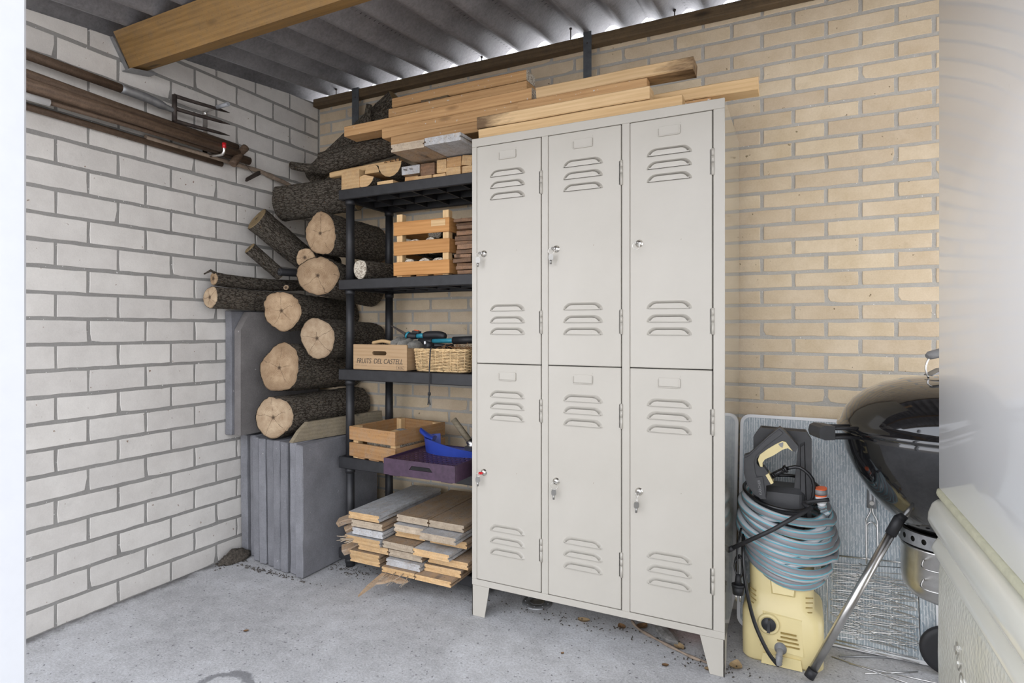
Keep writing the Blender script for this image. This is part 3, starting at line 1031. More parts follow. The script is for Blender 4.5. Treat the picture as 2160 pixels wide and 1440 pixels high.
for (c, r), lab, rr, off, n, red in KEYS:
    x, z = names[c, r]
    t = thing('key_bunch', lab, 'keys', (x, LY0 - 0.011, z), (0, 0, 0), 'keys in the locker doors')
    kb = MB().prism([(-.0045, -.006), (.0045, -.006), (.0055, .004), (.003, .007), (-.003, .007), (-.0055, .004)], 'x', -.001, .001)
    kb.xform(Matrix.Rotation(off, 4, 'Z') @ Matrix.Translation((0, -0.010, 0)) @ Matrix.Rotation(PI / 2, 4, 'X'))
    kb.tube([(0, .001, 0), (0, -.008, 0)], 0.003, 8)
    local('key', kb, M['red'] if red else M['key_metal'], t, label='red capped key' if red else None)
    dx = off * 0.02
    local('key_ring', ring_mesh(rr), M['chrome'], t, (dx, -0.013, -rr * 0.9), (0, 0, 0.35))
    zz = -rr * 1.9
    if n == 2:
        ch = MB()
        for q in range(3):
            ch.tube([(0.0025 * math.cos(a * PI / 4), 0.0025 * math.sin(a * PI / 4) * (q % 2), zz - 0.004 - q * 0.006 + 0.004 * math.sin(a * PI / 4)) for a in range(8)], 0.0007, 5, True)
        local('chain', ch, M['chrome'], t, (dx, -0.013, 0))
        zz -= 0.018
    if n:
        local('key', key_mb(), M['key_metal'], t, (dx - .001, -0.014, zz + .002), (0.1, 0, 0.5))

# ------------------------------------------------------------------ black plastic shelving
SX0, SX1, SY0, SY1 = 0.530, 1.288, -0.420, -0.065
SHZ = [(0.040, 0.085), (0.450, 0.502), (0.851, 0.900), (1.261, 1.306), (1.670, 1.715)]
sh = thing('shelving_unit', 'black plastic five-tier shelving unit between the log pile and the locker', 'shelf', ((SX0 + SX1) / 2, (SY0 + SY1) / 2, 0))
for z0, z1 in SHZ:
    mb = MB()
    # tray shelf: deck with a hanging rim and ribs below
    mb.cbox((SX0, SY0, z0), (SX1, SY0 + 0.016, z1), 0.003)
    mb.cbox((SX0, SY1 - 0.016, z0), (SX1, SY1, z1), 0.003)
    mb.cbox((SX0, SY0 + .016, z0), (SX0 + 0.016, SY1 - .016, z1), 0.003)
    mb.cbox((SX1 - 0.016, SY0 + .016, z0), (SX1, SY1 - .016, z1), 0.003)
    mb.box((SX0 + .016, SY0 + .016, z1 - 0.012), (SX1 - .016, SY1 - .016, z1 - 0.003))
    for q in range(1, 6):
        x = SX0 + (SX1 - SX0) * q / 6
        mb.box((x - .003, SY0 + .016, z0 + 0.008), (x + .003, SY1 - .016, z1 - 0.012))
    for q in range(1, 3):
        y = SY0 + (SY1 - SY0) * q / 3
        mb.box((SX0 + .016, y - .003, z0 + 0.008), (SX1 - .016, y + .003, z1 - 0.012))
    part('shelf', mb, M['black_plastic'], sh)
for x in (0.572, 1.246):
    for y in (-0.388, -0.105):
        zs = [0.0] + [z for p in SHZ for z in p]
        for i in range(0, len(zs) - 1, 2):
            m2 = MB().tube([(x, y, zs[i]), (x, y, zs[i + 1])], [0.0205, 0.0185], 18)
            m2.tube([(x, y, zs[i + 1] - 0.022), (x, y, zs[i + 1])], 0.0225, 18)
            part('post', m2, M['black_plastic'], sh)

# ------------------------------------------------------------------ paving slabs in the corner
def slab(name, lo, hi, lab, mat, group, tilt=(0, 0, 0), chip=None):
    c = [(a + b) / 2 for a, b in zip(lo, hi)]
    h = [(b - a) / 2 for a, b in zip(lo, hi)]
    mb = MB()
    if chip:
        poly = [(-h[1], -h[2]), (h[1], -h[2]), (h[1], h[2]), (-h[1] + chip * .6, h[2]), (-h[1], h[2] - chip)]
        mb.prism(poly, 'x', -h[0], h[0])
    else:
        bm = bmesh.new()
        bmesh.ops.create_cube(bm, size=1)
        for v in bm.verts:
            v.co = Vector((v.co.x * 2 * h[0], v.co.y * 2 * h[1], v.co.z * 2 * h[2]))
        bmesh.ops.bevel(bm, geom=list(bm.edges), offset=0.004, segments=1, affect='EDGES')
        bmesh.ops.subdivide_edges(bm, edges=[e for e in bm.edges if e.calc_length() > 0.2], cuts=7, use_grid_fill=True)
        for v in bm.verts:
            v.co += Vector([R.uniform(-.0013, .0013) for _ in range(3)])
        mb.bm(bm)
    o = obj(name, mb.mesh(name, mat), None, c, tilt)
    return tag(o, lab, 'slab', group)
sl_x = [0.012, 0.070, 0.128, 0.180, 0.236, 0.292, 0.346, 0.398, 0.449]
sl_w = [0.047, 0.045, 0.045, 0.048, 0.050, 0.048, 0.046, 0.046, 0.048]
sl_y = [-0.520, -0.515, -0.548, -0.560, -0.562, -0.578, -0.585, -0.580, -0.598]
ORD = ['against the white wall', 'second from the white wall', 'third from the white wall', 'fourth from the white wall', 'middle one of the row of nine',
       'fourth from the shelving side', 'third from the shelving side', 'second from the shelving side', 'outermost, its broad face towards the shelving']
for i in range(9):
    tl = (0, 0.035 if i < 2 else (0.05 if i < 5 else 0.012) * (1 if i != 3 else .8), 0)
    if i == 8: tl = (0, 0, 0)
    slab('paving_slab', (sl_x[i], sl_y[i], 0.0045), (sl_x[i] + sl_w[i] - .004, sl_y[i] + 0.50, 0.58 + R.uniform(-.004, .003)),
         'grey concrete paving slab standing on edge on the floor, ' + ORD[i], M['paver'], 'paving slabs standing on the floor', (0, -tl[1] * 0.35, 0))
slab('paving_slab', (0.004, -0.60, 0.588), (0.046, -0.10, 1.168), 'grey slab standing on the slab row, flat against the white wall', M['paver'], 'upper pair of slabs', (0, 0, 0))
slab('paving_slab', (0.050, -0.585, 0.588), (0.092, -0.10, 1.163), 'brownish slab with a cut corner on the slab row, beside the logs', M['paver_brown'], 'upper pair of slabs', (0, 0, 0), 0.085)

# ------------------------------------------------------------------ logs
def log(name, lab, p0, p1, r0, r1, seed, cut='cut', cat='log', group=None, oval=1.0, seg=44, rings=26, rough=1.0, parent=None, bend=0.0, bark='bark', caps=True, slant=0.0):
    m = frame_x(p0, p1)
    L = (Vector(p1) - Vector(p0)).length
    rg = random.Random(seed)
    of = Vector((rg.uniform(-50, 50), rg.uniform(-50, 50), rg.uniform(-50, 50)))
    def shape(t):
        return 1 + 0.05 * math.cos(2 * t + of.x) + 0.035 * math.cos(3 * t + of.y) + 0.02 * math.cos(5 * t + of.z)
    def rad(i, k):
        x = i / rings
        t = 2 * PI * k / seg
        r = (r0 + (r1 - r0) * x) * shape(t)
        q = Vector((math.cos(t) * 2.6, math.sin(t) * 2.6, x * L * 9)) + of
        n1 = noise.noise(q * 0.5) * 0.045
        q2 = Vector((math.cos(t) * 7.5, math.sin(t) * 7.5, x * L * 13)) + of
        n2 = -abs(noise.noise(q2)) * 0.085
        q3 = Vector((math.cos(t) * 16, math.sin(t) * 16, x * L * 60)) + of
        n3 = noise.noise(q3) * 0.035
        return r * (1 + (n1 + n2 + n3) * rough)
    def pos(i, k, s=1.0):
        t = 2 * PI * k / seg
        r = rad(i, k) * s
        x = -L / 2 + L * i / rings
        b = bend * math.sin(PI * i / rings)
        x -= slant * r * math.cos(t) * oval * max(0.0, 1 - 4 * i / rings)
        return (x, r * math.cos(t) * oval, r * math.sin(t) + b)
    mb = MB()
    rr = [[pos(i, k) for k in range(seg)] for i in range(rings + 1)]
    mb.loft(rr, 0, True, cap=not caps)
    o = obj(name, mb.mesh(name, M[bark]), parent)
    o.matrix_basis = wmat(parent).inverted() @ m if parent else m
    if not parent: tag(o, lab, cat, group)
    if caps:
        for e, sgn in ((0, -1), (rings, 1)):
            c = MB()
            rs = []
            for s_, dx in ((0.985, -0.002), (0.93, 0.0022), (0.7, 0.003), (0.4, 0.0035), (0.12, 0.0035)):
                rs.append([(pos(e, k, s_)[0] + sgn * (dx + rg.uniform(-.0004, .0004)), pos(e, k, s_)[1], pos(e, k, s_)[2]) for k in range(seg)])
            if sgn < 0: rs = [q[::-1] for q in rs]
            c.loft(rs, 0, False, cap=False)
            n0 = len(c.v) - seg
            c.f.append(tuple(range(n0, n0 + seg))); c.mi.append(0); c.sm.append(False)
            obj('cut_end', c.mesh('cut_end', M[cut]), o)
    return o
G = 'sawn logs stacked in the corner'
log('log', 'thick log with a pale sawn end and star cracks, lowest in the pile', (0.292, -0.572, 0.684), (0.300, -0.035, 0.689), 0.096, 0.092, 1, group=G, slant=0.22)
log('log', 'big log with a split in its end, second lowest in the pile', (0.283, -0.530, 0.905), (0.272, -0.035, 0.875), 0.113, 0.100, 2, 'cut_brown', group=G, slant=0.20, oval=0.9)
log('log', 'log with an oval pale end beside the front shelving post above the fruit box', (0.441, -0.458, 1.040), (0.415, -0.035, 1.035), 0.098, 0.085, 3, group=G, slant=0.18, oval=0.86)
log('log', 'log with a broad flat tan end, above the slab with the cut corner', (0.285, -0.520, 1.166), (0.225, -0.035, 1.160), 0.092, 0.085, 4, 'cut_brown', group=G, slant=0.20)
log('log', 'log with a rough three-sided end, in the middle of the pile', (0.428, -0.440, 1.328), (0.395, -0.035, 1.285), 0.094, 0.088, 5, 'cut_brown', group=G, slant=0.30, oval=1.02)
log('log', 'log with a round light brown end, highest of the end-on logs', (0.424, -0.420, 1.526), (0.440, -0.035, 1.518), 0.100, 0.090, 6, 'cut_brown', group=G, slant=0.16, oval=0.86)
log('log', 'small log with a tan end wedged under the highest end-on log', (0.332, -0.425, 1.418), (0.300, -0.20, 1.415), 0.046, 0.042, 7, 'cut_brown', group=G, slant=0.20)
log('log', 'mossy brown log leaning against the white wall, its end tipped up', (0.100, -0.500, 1.606), (0.185, -0.230, 1.405), 0.063, 0.058, 8, 'cut_dark', group=G)
log('log', 'dark thick log lying crosswise on the pile under the branches', (0.085, -0.335, 1.708), (0.508, -0.265, 1.735), 0.083, 0.078, 9, 'cut_dark', group=G)
log('log', 'long grey log sticking out to the left on the upper slab', (0.085, -0.735, 1.222), (0.108, -0.250, 1.215), 0.050, 0.047, 10, 'cut', group=G, seg=36)
log('log', 'short thin log standing tilted against the white wall', (0.098, -0.540, 1.462), (0.145, -0.400, 1.345), 0.030, 0.029, 11, 'cut_dark', group=G, seg=28)
log('branch', 'crooked branch lying on the long grey log by the white wall', (0.082, -0.715, 1.306), (0.118, -0.270, 1.305), 0.029, 0.027, 12, 'cut_brown', 'branch', seg=26, bend=-0.010)
b = bpy.data.objects['branch']
part('twig', MB().tube([(0.086, -0.70, 1.325), (0.088, -0.735, 1.34), (0.084, -0.765, 1.322)], [0.007, 0.006, 0.003], 7), M['bark'], b)
log('branch', 'short twig end with a pale cut lying on the flat-ended log', (0.290, -0.500, 1.274), (0.200, -0.300, 1.285), 0.0125, 0.012, 13, 'cut', 'branch', seg=18, rings=12)
t = tag(part('pipe_end', MB().lathe([(0.010, 0.06), (0.010, 0), (0.017, 0), (0.018, 0.003), (0.018, 0.12)], (0, 0, 0), 20).xform(frame_x((0.215, -0.47, 1.352), (0.25, -0.36, 1.352)) @ Matrix.Translation((0, 0, 0)) @ Matrix.Rotation(PI / 2, 4, 'Y') @ Matrix.Translation((0, 0, -0.06))), M['black_soft'], None),
        'short black hollow pipe end stuck among the logs', 'pipe')
# old plank on the slabs in front of the lowest log
pk = MB().prism([(-0.585, 0.583), (-0.09, 0.583), (-0.09, 0.668), (-0.50, 0.662), (-0.545, 0.628)], 'x', -0.011, 0.011)
pk.xform(Matrix.Translation((0.4, 0, 0)) @ Matrix.Rotation(0, 4, 'Z'))
pk.v = [(p[0] + 0.01 + (p[1] + 0.585) * 0.21 - (p[2] - 0.583) * 0.14, p[1], p[2]) for p in pk.v]
o = part('plank', pk, M['wood_grey'])
tag(o, 'weathered greenish plank with a slanted end on the slabs beside the lowest log', 'plank')
# dark branches above the pile
log('branch', 'thick dark trunk leaning up the back wall below the wall plate', (0.060, -0.110, 1.900), (0.600, -0.085, 2.235), 0.054, 0.050, 21, 'cut_dark', 'branch', bark='bark', seg=36)
b = bpy.data.objects['branch.002']
log('stub', None, (0.465, -0.15, 2.095), (0.512, -0.185, 2.19), 0.022, 0.015, 22, 'cut', seg=18, rings=8, parent=b, caps=False)
log('branch', 'rough dark bough lying behind the top shelf boards below the trunk', (0.300, -0.275, 1.900), (0.760, -0.195, 1.972), 0.058, 0.050, 23, 'cut_dark', 'branch', seg=36)
log('branch', 'thin crooked branch pointing left in front of the white wall', (0.070, -0.260, 1.925), (0.330, -0.235, 1.885), 0.020, 0.024, 24, 'cut_brown', 'branch', seg=24, bend=-0.008)

# ------------------------------------------------------------------ tools on the left wall
def pole(name, lab, cat, pts, r, mat, seg=14, group=None):
    return tag(part(name, MB().tube(pts, r, seg), mat, None), lab, cat, group)
t = thing('pitchfork', 'three-pronged iron pitchfork with a brown wooden shaft on the upper wall hook', 'pitchfork', (0.06, -1.2, 2.01))
part('handle', MB().tube([(0.06, -1.66, 2.016), (0.06, -1.3, 2.014), (0.06, -1.07, 2.012)], [0.0185, 0.0180, 0.0165], 14), M['wood_handle'], t)
part('socket', MB().tube(spline([(0.06, -1.10, 2.013), (0.06, -1.0, 2.011), (0.058, -0.93, 2.003), (0.055, -0.882, 2.000)], 5), [0.018] * 6 + [0.0175] * 4 + [0.015, 0.012, 0.0115, 0.011, 0.0105, 0.010], 14), M['galv'], t)
part('fork_head', MB().tube([(0.058, -0.882, 2.066), (0.058, -0.882, 1.955)], 0.0098, 10), M['iron'], t)
for z in (2.062, 2.009, 1.957):
    zs = z
    pts = spline([(0.055, -0.882, zs + 0.002), (0.060, -0.86, zs + 0.001), (0.072, -0.80, zs), (0.078, -0.72, zs + 0.004), (0.070, -0.625, zs + 0.012)], 5)
    n = len(pts)
    part('prong', MB().tube(pts, [0.0092 - 0.0025 * i / n if i < n - 4 else 0.0085 - 0.0019 * (i - n + 5) for i in range(n)], 8), M['iron'], t)
for i, (z0, z1, lab) in enumerate(((1.945, 2.066, 'upper'), (1.857, 1.935, 'lower'))):
    t = thing('wall_hook', ('aluminium wall hook with a grey sticker on its arm, behind the pitchfork prongs', 'aluminium wall hook with a red tip, carrying the poles')[i], 'hook', (0.003, -0.70, z1))
    mb = MB().cbox((0.0005, -0.714, z0), (0.0055, -0.690, z1), 0.001)
    part('back_plate', mb, M['alu'], t)
    if i == 0:
        am = MB().tube(spline([(0.004, -0.702, 2.050), (0.012, -0.702, 2.066), (0.06, -0.702, 2.070), (0.150, -0.700, 2.074)], 5), 0.0075, 10)
        part('arm', am, M['alu'], t)
        part('sticker', MB().tube([(0.085, -0.7015, 2.0715), (0.156, -0.700, 2.0745)], 0.0088, 10), M['gland'], t, None, 'grey paper sticker')
    else:
        am = MB().tube(spline([(0.004, -0.697, 1.866), (0.05, -0.694, 1.864), (0.098, -0.690, 1.864), (0.112, -0.689, 1.872), (0.114, -0.689, 1.892)], 5), 0.0075, 10)
        part('arm', am, M['alu'], t)
        part('tip', MB().tube([(0.114, -0.689, 1.888), (0.114, -0.689, 1.912)], 0.0088, 10), M['red'], t, None, 'red plastic cap')
pole('tool_pole', 'dark wooden tool shaft, uppermost of the poles on the red-tipped hook', 'pole', [(0.026, -1.68, 1.966), (0.034, -1.1, 1.943), (0.052, -0.575, 1.928)], 0.0205, M['wood_handle'])
t = thing('spade', 'old spade shaft with a T-shaped wooden grip at its end, on the red-tipped hook', 'spade', (0.092, -1.1, 1.891))
part('shaft', MB().tube([(0.095, -1.68, 1.902), (0.096, -1.1, 1.898), (0.094, -0.60, 1.891)], [0.0215, .021, .0185], 14), M['wood_handle'], t)
part('grip', MB().tube(spline([(0.098, -0.562, 1.930), (0.096, -0.592, 1.893), (0.098, -0.600, 1.880), (0.100, -0.635, 1.832)], 4), [0.0165, 0.0175, 0.0165, 0.0155, 0.0155, 0.0155, 0.0155, 0.0155, 0.0155, 0.0165, 0.0175, 0.0175, 0.0165], 14), M['wood_handle'], t)
pole('tool_pole', 'grey-brown tool shaft close to the wall, ending behind the T-shaped grip', 'pole', [(0.035, -1.68, 1.922), (0.038, -1.1, 1.905), (0.045, -0.500, 1.888)], 0.0190, M['wood_handle'])
pole('tool_pole', 'thin dark wooden shaft low against the wall below the other poles', 'pole', [(0.016, -1.68, 1.852), (0.016, -1.1, 1.850), (0.016, -0.625, 1.846)], 0.0125, M['wood_handle'])
t = thing('tube_pole', 'thin pole with a white plastic sleeve at the left end, lowest in front', 'pole', (0.075, -1.4, 1.866))
part('sleeve', MB().tube([(0.085, -1.68, 1.858), (0.085, -1.352, 1.865)], 0.0125, 14), M['white_plastic'], t, None, 'white plastic sleeve')
part('shaft', MB().tube([(0.085, -1.352, 1.8655), (0.078, -1.0, 1.872), (0.066, -0.56, 1.880)], 0.0085, 12), M['wood_handle'], t)
pts = spline([(0.020, -0.98, 1.865), (0.022, -0.554, 1.862), (0.024, -0.43, 1.862), (0.024, -0.352, 1.853), (0.034, -0.335, 1.846), (0.034, -0.26, 1.835), (0.038, -0.185, 1.812)], 4)
pole('stick', 'long crooked brown stick running from behind the grip to the dark log', 'stick', pts, [0.0105 + (0.003 if 10 < i < 15 else 0) for i in range(len(pts))], M['twig'], 10)
t = thing('hoe_blade', 'small rusty hoe blade hanging below the crooked stick', 'blade', (0.05, -0.48, 1.82))
bl = MB().prism([(-0.524, 1.786), (-0.515, 1.786), (-0.436, 1.838), (-0.440, 1.856), (-0.452, 1.852), (-0.520, 1.803)], 'x', 0.046, 0.050)
part('blade', bl, M['iron'], t)
part('wire', MB().tube(spline([(0.048, -0.48, 1.832), (0.045, -0.50, 1.850), (0.04, -0.52, 1.875)], 4), 0.0012, 5), M['iron'], t)

# ------------------------------------------------------------------ timber on the locker and on the top shelf
def lumber(x0, x1, yf, dep, z0, z1, mat, lab, group=None, yaw=0.0, end=None, tilt=0.0, name='timber', cat='timber'):
    yc = yf + dep / 2
    o = bar(name, (x0, yc - yaw, (z0 + z1) / 2 - tilt), (x1, yc + yaw, (z0 + z1) / 2 + tilt), dep, z1 - z0, mat, None, 0.0, 0.003, 0.0016, end)
    return tag(o, lab, cat, group)
GL = 'timber lengths piled on the locker'
lumber(1.316, 2.074, -0.512, 0.060, 1.8015, 1.846, M['wood_pale'], 'pale timber with a knot, lying directly on the front edge of the locker top', GL)
lumber(1.306, 1.968, -0.510, 0.058, 1.850, 1.894, M['wood_burnt_left'], 'pale timber with a dark burnt stain at its left end, second layer on the locker', GL)
o = bpy.data.objects['timber.001']
lumber(1.955, 2.296, -0.420, 0.070, 1.856, 1.897, M['wood_pale'], 'pale timber jutting out past the right side of the locker', GL)
lumber(1.62, 2.150, -0.425, 0.090, 1.8015, 1.853, M['wood_pine'], 'timber on the locker hidden below the piece that juts out to the right', GL)
lumber(1.44, 1.937, -0.424, 0.050, 1.898, 1.960, M['wood_pine'], 'orange-toned timber under the uppermost long piece on the locker', GL)
lumber(1.36, 1.930, -0.430, 0.110, 1.8525 + .002, 1.896, M['wood_pine'], 'timber at the back of the second layer on the locker', GL)
lumber(1.515, 2.094, -0.420, 0.085, 1.962, 2.004, M['wood_burnt_right'], 'pale timber with dark marks at its right end, uppermost on the locker', GL, 0.0)
GS = 'timber lengths above the shelving'
lumber(0.722, 1.408, -0.275, 0.085, 2.108, 2.152, M['wood_pine'], 'pine length with a mouldy right end, topmost of the pile above the shelving', GS, 0, M['birch'])
lumber(0.735, 1.428, -0.318, 0.085, 2.046, 2.086, M['wood_pine'], 'pine length with a rounded left end, second from the top above the shelving', GS)
o = lumber(0.512, 1.470, -0.362, 0.090, 1.983, 2.030, M['wood_pine'], 'longest pine length, its broken left end sticking out over the branches', GS, 0, M['birch'], 0.004)
lumber(0.750, 1.476, -0.382, 0.090, 1.930, 1.977, M['wood_pine'], 'pine length with a square left end, directly below the longest one', GS, 0, None, 0.0)
lumber(0.833, 1.290, -0.425, 0.090, 1.872, 1.914, M['wood_pine'], 'yellowish timber behind the two white-edged boards', GS)
lumber(0.90, 1.04, -0.300, 0.060, 2.089, 2.104, M['wood_plate'], 'thin scrap of plywood between the two topmost pine lengths', None, name='plywood_scrap', cat='scrap')
lumber(1.09, 1.20, -0.235, 0.060, 2.1535, 2.166, M['wood_pine'], 'flat wooden slat lying on the topmost pine length', None, name='wooden_slat', cat='slat')
# two tongue-and-groove boards pointing at the camera
def tg_board(name, x0, x1, z0, z1, yf, yb, mat, lab, cat='board', group=None, edge=None, yaw=0.0):
    """floor board with groove left and tongue right, running along Y; local X is the grain"""
    w = x1 - x0; h = z1 - z0; L = yb - yf
    g = 0.006; a = h * 0.36; b = h * 0.60
    sec = [(-w/2, 0), (w/2 - .001, 0), (w/2, a), (w/2 - g, a + .0006), (w/2 - g, b), (w/2, b), (w/2 - .001, h), (-w/2 + .001, h), (-w/2, b), (-w/2 + g, b), (-w/2 + g, a), (-w/2, a)]
    mb = MB()
    rings = []
    n = 3
    for i in range(n + 1):
        x = -L / 2 + L * i / n
        rings.append([(x + (R.uniform(-.0012, .0012) if i in (0, n) else 0), -p[0], p[1] - h / 2) for p in sec])
    mb.loft(rings, 0, False)
    if edge:
        mb.mi[-2] = 1
    o = obj(name, mb.mesh(name, [mat, edge] if edge else mat), None, ((x0 + x1) / 2, (yf + yb) / 2, (z0 + z1) / 2), (0, 0, PI / 2 + yaw))
    return tag(o, lab, cat, group)
tg_board('board', 0.934, 1.094, 1.796, 1.826, -0.555, -0.10, M['wood_floorboard'], 'grooved board with a grey-white end above the top shelf, left of a pair', 'board', None, M['end_pale'])
tg_board('board', 1.096, 1.262, 1.800, 1.830, -0.555, -0.10, M['board_white'], 'white painted grooved board above the top shelf, right of a pair', 'board', None, M['board_white'])
# short offcuts on the top shelf
GO = 'wood offcuts on the top shelf'
def offcut(x0, x1, z0, z1, yf, L, mat, lab, end=None, roll=0.0):
    o = bar('offcut', ((x0 + x1) / 2, yf, (z0 + z1) / 2), ((x0 + x1) / 2, yf + L, (z0 + z1) / 2), x1 - x0, z1 - z0, mat, None, roll, 0.002, 0.0012, end)
    return tag(o, lab, 'offcut', GO)
Z0 = 1.7165
offcut(0.536, 0.640, Z0, 1.802, -0.405, 0.30, M['wood_pale'], 'big square block of pale wood at the left end of the top shelf', M['wood_end'])
offcut(0.745, 0.832, Z0, 1.731, -0.410, 0.30, M['wood_pale'], 'flat pale lath lying on the front of the top shelf')
offcut(0.874, 0.968, 1.746, 1.782, -0.405, 0.33, M['wood_floorboard'], 'grey-white block end with two rusty nails', M['board_white'])
offcut(0.970, 1.041, 1.733, 1.783, -0.402, 0.33, M['wood_brown'], 'dark red-brown block end beside the nailed block', M['wood_brown'])
offcut(1.053, 1.099, 1.734, 1.789, -0.402, 0.33, M['wood_pale'], 'upright pale block end with one nail hole', M['wood_end'])
offcut(1.101, 1.170, 1.752, 1.793, -0.400, 0.33, M['wood_pine'], 'upper of two orange-brown blocks near the locker', M['wood_pine'])
offcut(1.101, 1.170, Z0, 1.750, -0.405, 0.33, M['wood_pine'], 'lower of two orange-brown blocks near the locker', M['wood_end'])
offcut(1.174, 1.222, 1.752, 1.792, -0.400, 0.33, M['wood_pine'], 'rounded block end nearest the locker, upper one', M['wood_end'], 0.12)
offcut(1.176, 1.224, Z0, 1.748, -0.402, 0.33, M['wood_pale'], 'block end nearest the locker, lower one', M['wood_end'])
offcut(0.945, 1.030, Z0, 1.7305, -0.408, 0.32, M['wood_pale'], 'flat pale offcut under the nailed block', M['wood_end'])
offcut(1.036, 1.098, Z0, 1.7305, -0.405, 0.32, M['wood_pale'], 'flat pale offcut under the nail-holed block', M['wood_end'])
offcut(0.872, 0.942, Z0, 1.744, -0.38, 0.30, M['wood_pine'], 'offcut set back below the nailed block')
def wedge(lab, x, z, r, a0, a1, yf, L, mat, bark=True):
    """quarter or half log split lengthwise"""
    pts = [(0, 0)] + arc(0, 0, r, a0, a1, 8)
    mb = MB()
    mb.prism(pts, 'y', 0, L)
    mb.mi = [1, 1] + [1] + [0] * 8 + [1]
    o = obj('split_log', mb.mesh('split_log', [M['bark'], M['wood_end']]), None, (x, yf, z))
    return tag(o, lab, 'log', 'split logs on the top shelf')
wedge('dark split log wedge left of the middle of the top shelf', 0.665, 1.7735, 0.056, 195, 345, -0.402, 0.28, M['bark'])
wedge('split log wedge lying above the dark wedge on the top shelf', 0.705, 1.7775, 0.040, 0, 180, -0.398, 0.28, M['bark'])
wedge('half-round split log with nails in its flat top', 0.806, 1.812, 0.063, 180, 360, -0.400, 0.28, M['bark'])
for q, (x, z) in enumerate(((0.785, 1.812), (0.815, 1.812), (0.835, 1.812))):
    part('nail', MB().tube([(x, -0.36, z - 0.002), (x - 0.008, -0.362, z + 0.026)], 0.0018, 6), M['iron'], bpy.data.objects['split_log.002'])
for x, z in ((0.895, 1.768), (0.925, 1.768)):
    part('nail', MB().tube([(x - .008, -0.4085, z), (x + .008, -0.4085, z - .003)], 0.0016, 6), M['iron'], bpy.data.objects['offcut.002'])
lumber(0.412, 0.735, -0.350, 0.045, 1.809, 1.833, M['wood_pale'], 'pale lath crossing above the big square block', GO, 0, None, 0.006, 'lath', 'lath')
lumber(0.372, 0.735, -0.300, 0.045, 1.836, 1.852, M['wood_pine'], 'orange lath with a slanted end behind the pale lath', GO, 0, None, 0.006, 'lath', 'lath')
lumber(0.545, 0.735, -0.245, 0.045, 1.856, 1.876, M['wood_pine'], 'short orange lath lying uppermost behind the two others', GO, 0, None, 0.004, 'lath', 'lath')

# ------------------------------------------------------------------ second shelf: crate, shingles, half log
def crate(name, lab, w, d, h, slats, post_h, loc, rotz, mat, post_mat, th=0.009, sh_=0.058):
    t = thing(name, lab, 'crate', loc, (0, 0, rotz))
    def slat(x0, x1, y0, y1, z0, z1):
        L = max(x1 - x0, y1 - y0)
        along = 'x' if x1 - x0 > y1 - y0 else 'y'
        mb = bar_mesh(L, min(x1 - x0, y1 - y0), z1 - z0, 0.0015, 0.0008)
        o = obj('slat', mb.mesh('slat', mat), t, ((x0 + x1) / 2, (y0 + y1) / 2, (z0 + z1) / 2), (0, 0, 0 if along == 'x' else PI / 2))
    for z in slats:
        slat(-w/2, w/2, -d/2, -d/2 + th, z, z + sh_)
        slat(-w/2, w/2, d/2 - th, d/2, z, z + sh_)
        slat(-w/2, -w/2 + th, -d/2 + th, d/2 - th, z, z + sh_)
        slat(w/2 - th, w/2, -d/2 + th, d/2 - th, z, z + sh_)
    for sx in (-1, 1):
        for sy in (-1, 1):
            cx, cy = sx * (w/2 - th - 0.0155), sy * (d/2 - th - 0.0155)
            mb = bar_mesh(post_h, 0.030, 0.030, 0.0015, 0.0008)
            obj('corner_post', mb.mesh('corner_post', post_mat), t, (cx, cy, post_h / 2 + 0.001), (0, -PI / 2, 0))
    n = int(w / 0.075)
    for i in range(n):
        x = -w/2 + th + (w - 2 * th) * (i + 0.5) / n
        mb = bar_mesh(d - 2 * th - .002, 0.060, 0.007, 0.001, 0.0006)
        obj('bottom_slat', mb.mesh('bottom_slat', mat), t, (x, 0, 0.0045), (0, 0, PI / 2))
    return t
c1 = crate('fruit_crate', 'orange-brown slatted fruit crate with tall corner posts on the second shelf', 0.285, 0.285, 0.24, (0.006, 0.094, 0.180), 0.270, (0.977, -0.268, 1.3065), 0.0, M['wood_crate'], M['wood_pale'])
part('label_patch', MB().box((1.030, -0.4114, 1.512), (1.100, -0.4108, 1.538)), M['wood_pale'], c1, None, 'pale rectangle where a label was')
for i, (x, y, z, a) in enumerate(((0.905, -0.33, 1.352, 0.1), (0.985, -0.335, 1.352, -0.1), (1.055, -0.33, 1.352, 0.05), (0.925, -0.325, 1.437, -0.08), (1.01, -0.33, 1.437, 0.12), (1.062, -0.2, 1.437, 0), (0.95, -0.2, 1.515, .1))):
    log('split_wood', ('mouldy birch billet low in the slatted crate, left', 'mouldy birch billet low in the slatted crate, middle', 'mouldy birch billet low in the slatted crate, right by the corner post',
        'mouldy birch billet between the two upper slats, left', 'mouldy birch billet between the two upper slats, right of the middle', 'birch billet hidden deep in the slatted crate', 'brown billet peeping over the top of the slatted crate')[i],
        (x, y - 0.06, z), (x + a * .1, y + 0.16, z), 0.036, 0.034, 60 + i, 'birch', 'firewood', 'billets in the slatted crate', seg=20, rings=8)
log('half_log', 'short log with a mouldy white end lying on the second shelf by the post', (0.640, -0.400, 1.3515), (0.660, -0.150, 1.3515), 0.043, 0.043, 70, 'birch', 'log', seg=30, rings=14)
mb = MB().prism([(0.690, 1.307), (0.818, 1.307), (0.815, 1.355), (0.760, 1.415), (0.735, 1.405), (0.700, 1.350)], 'y', -0.150, -0.090)
tag(part('black_bag', mb, M['black_soft']), 'dark folded plastic bag behind the slatted crate, left side', 'bag')
rs = random.Random(11)
zc = 1.3068
GW = 'brown shingles stacked between crate and locker'
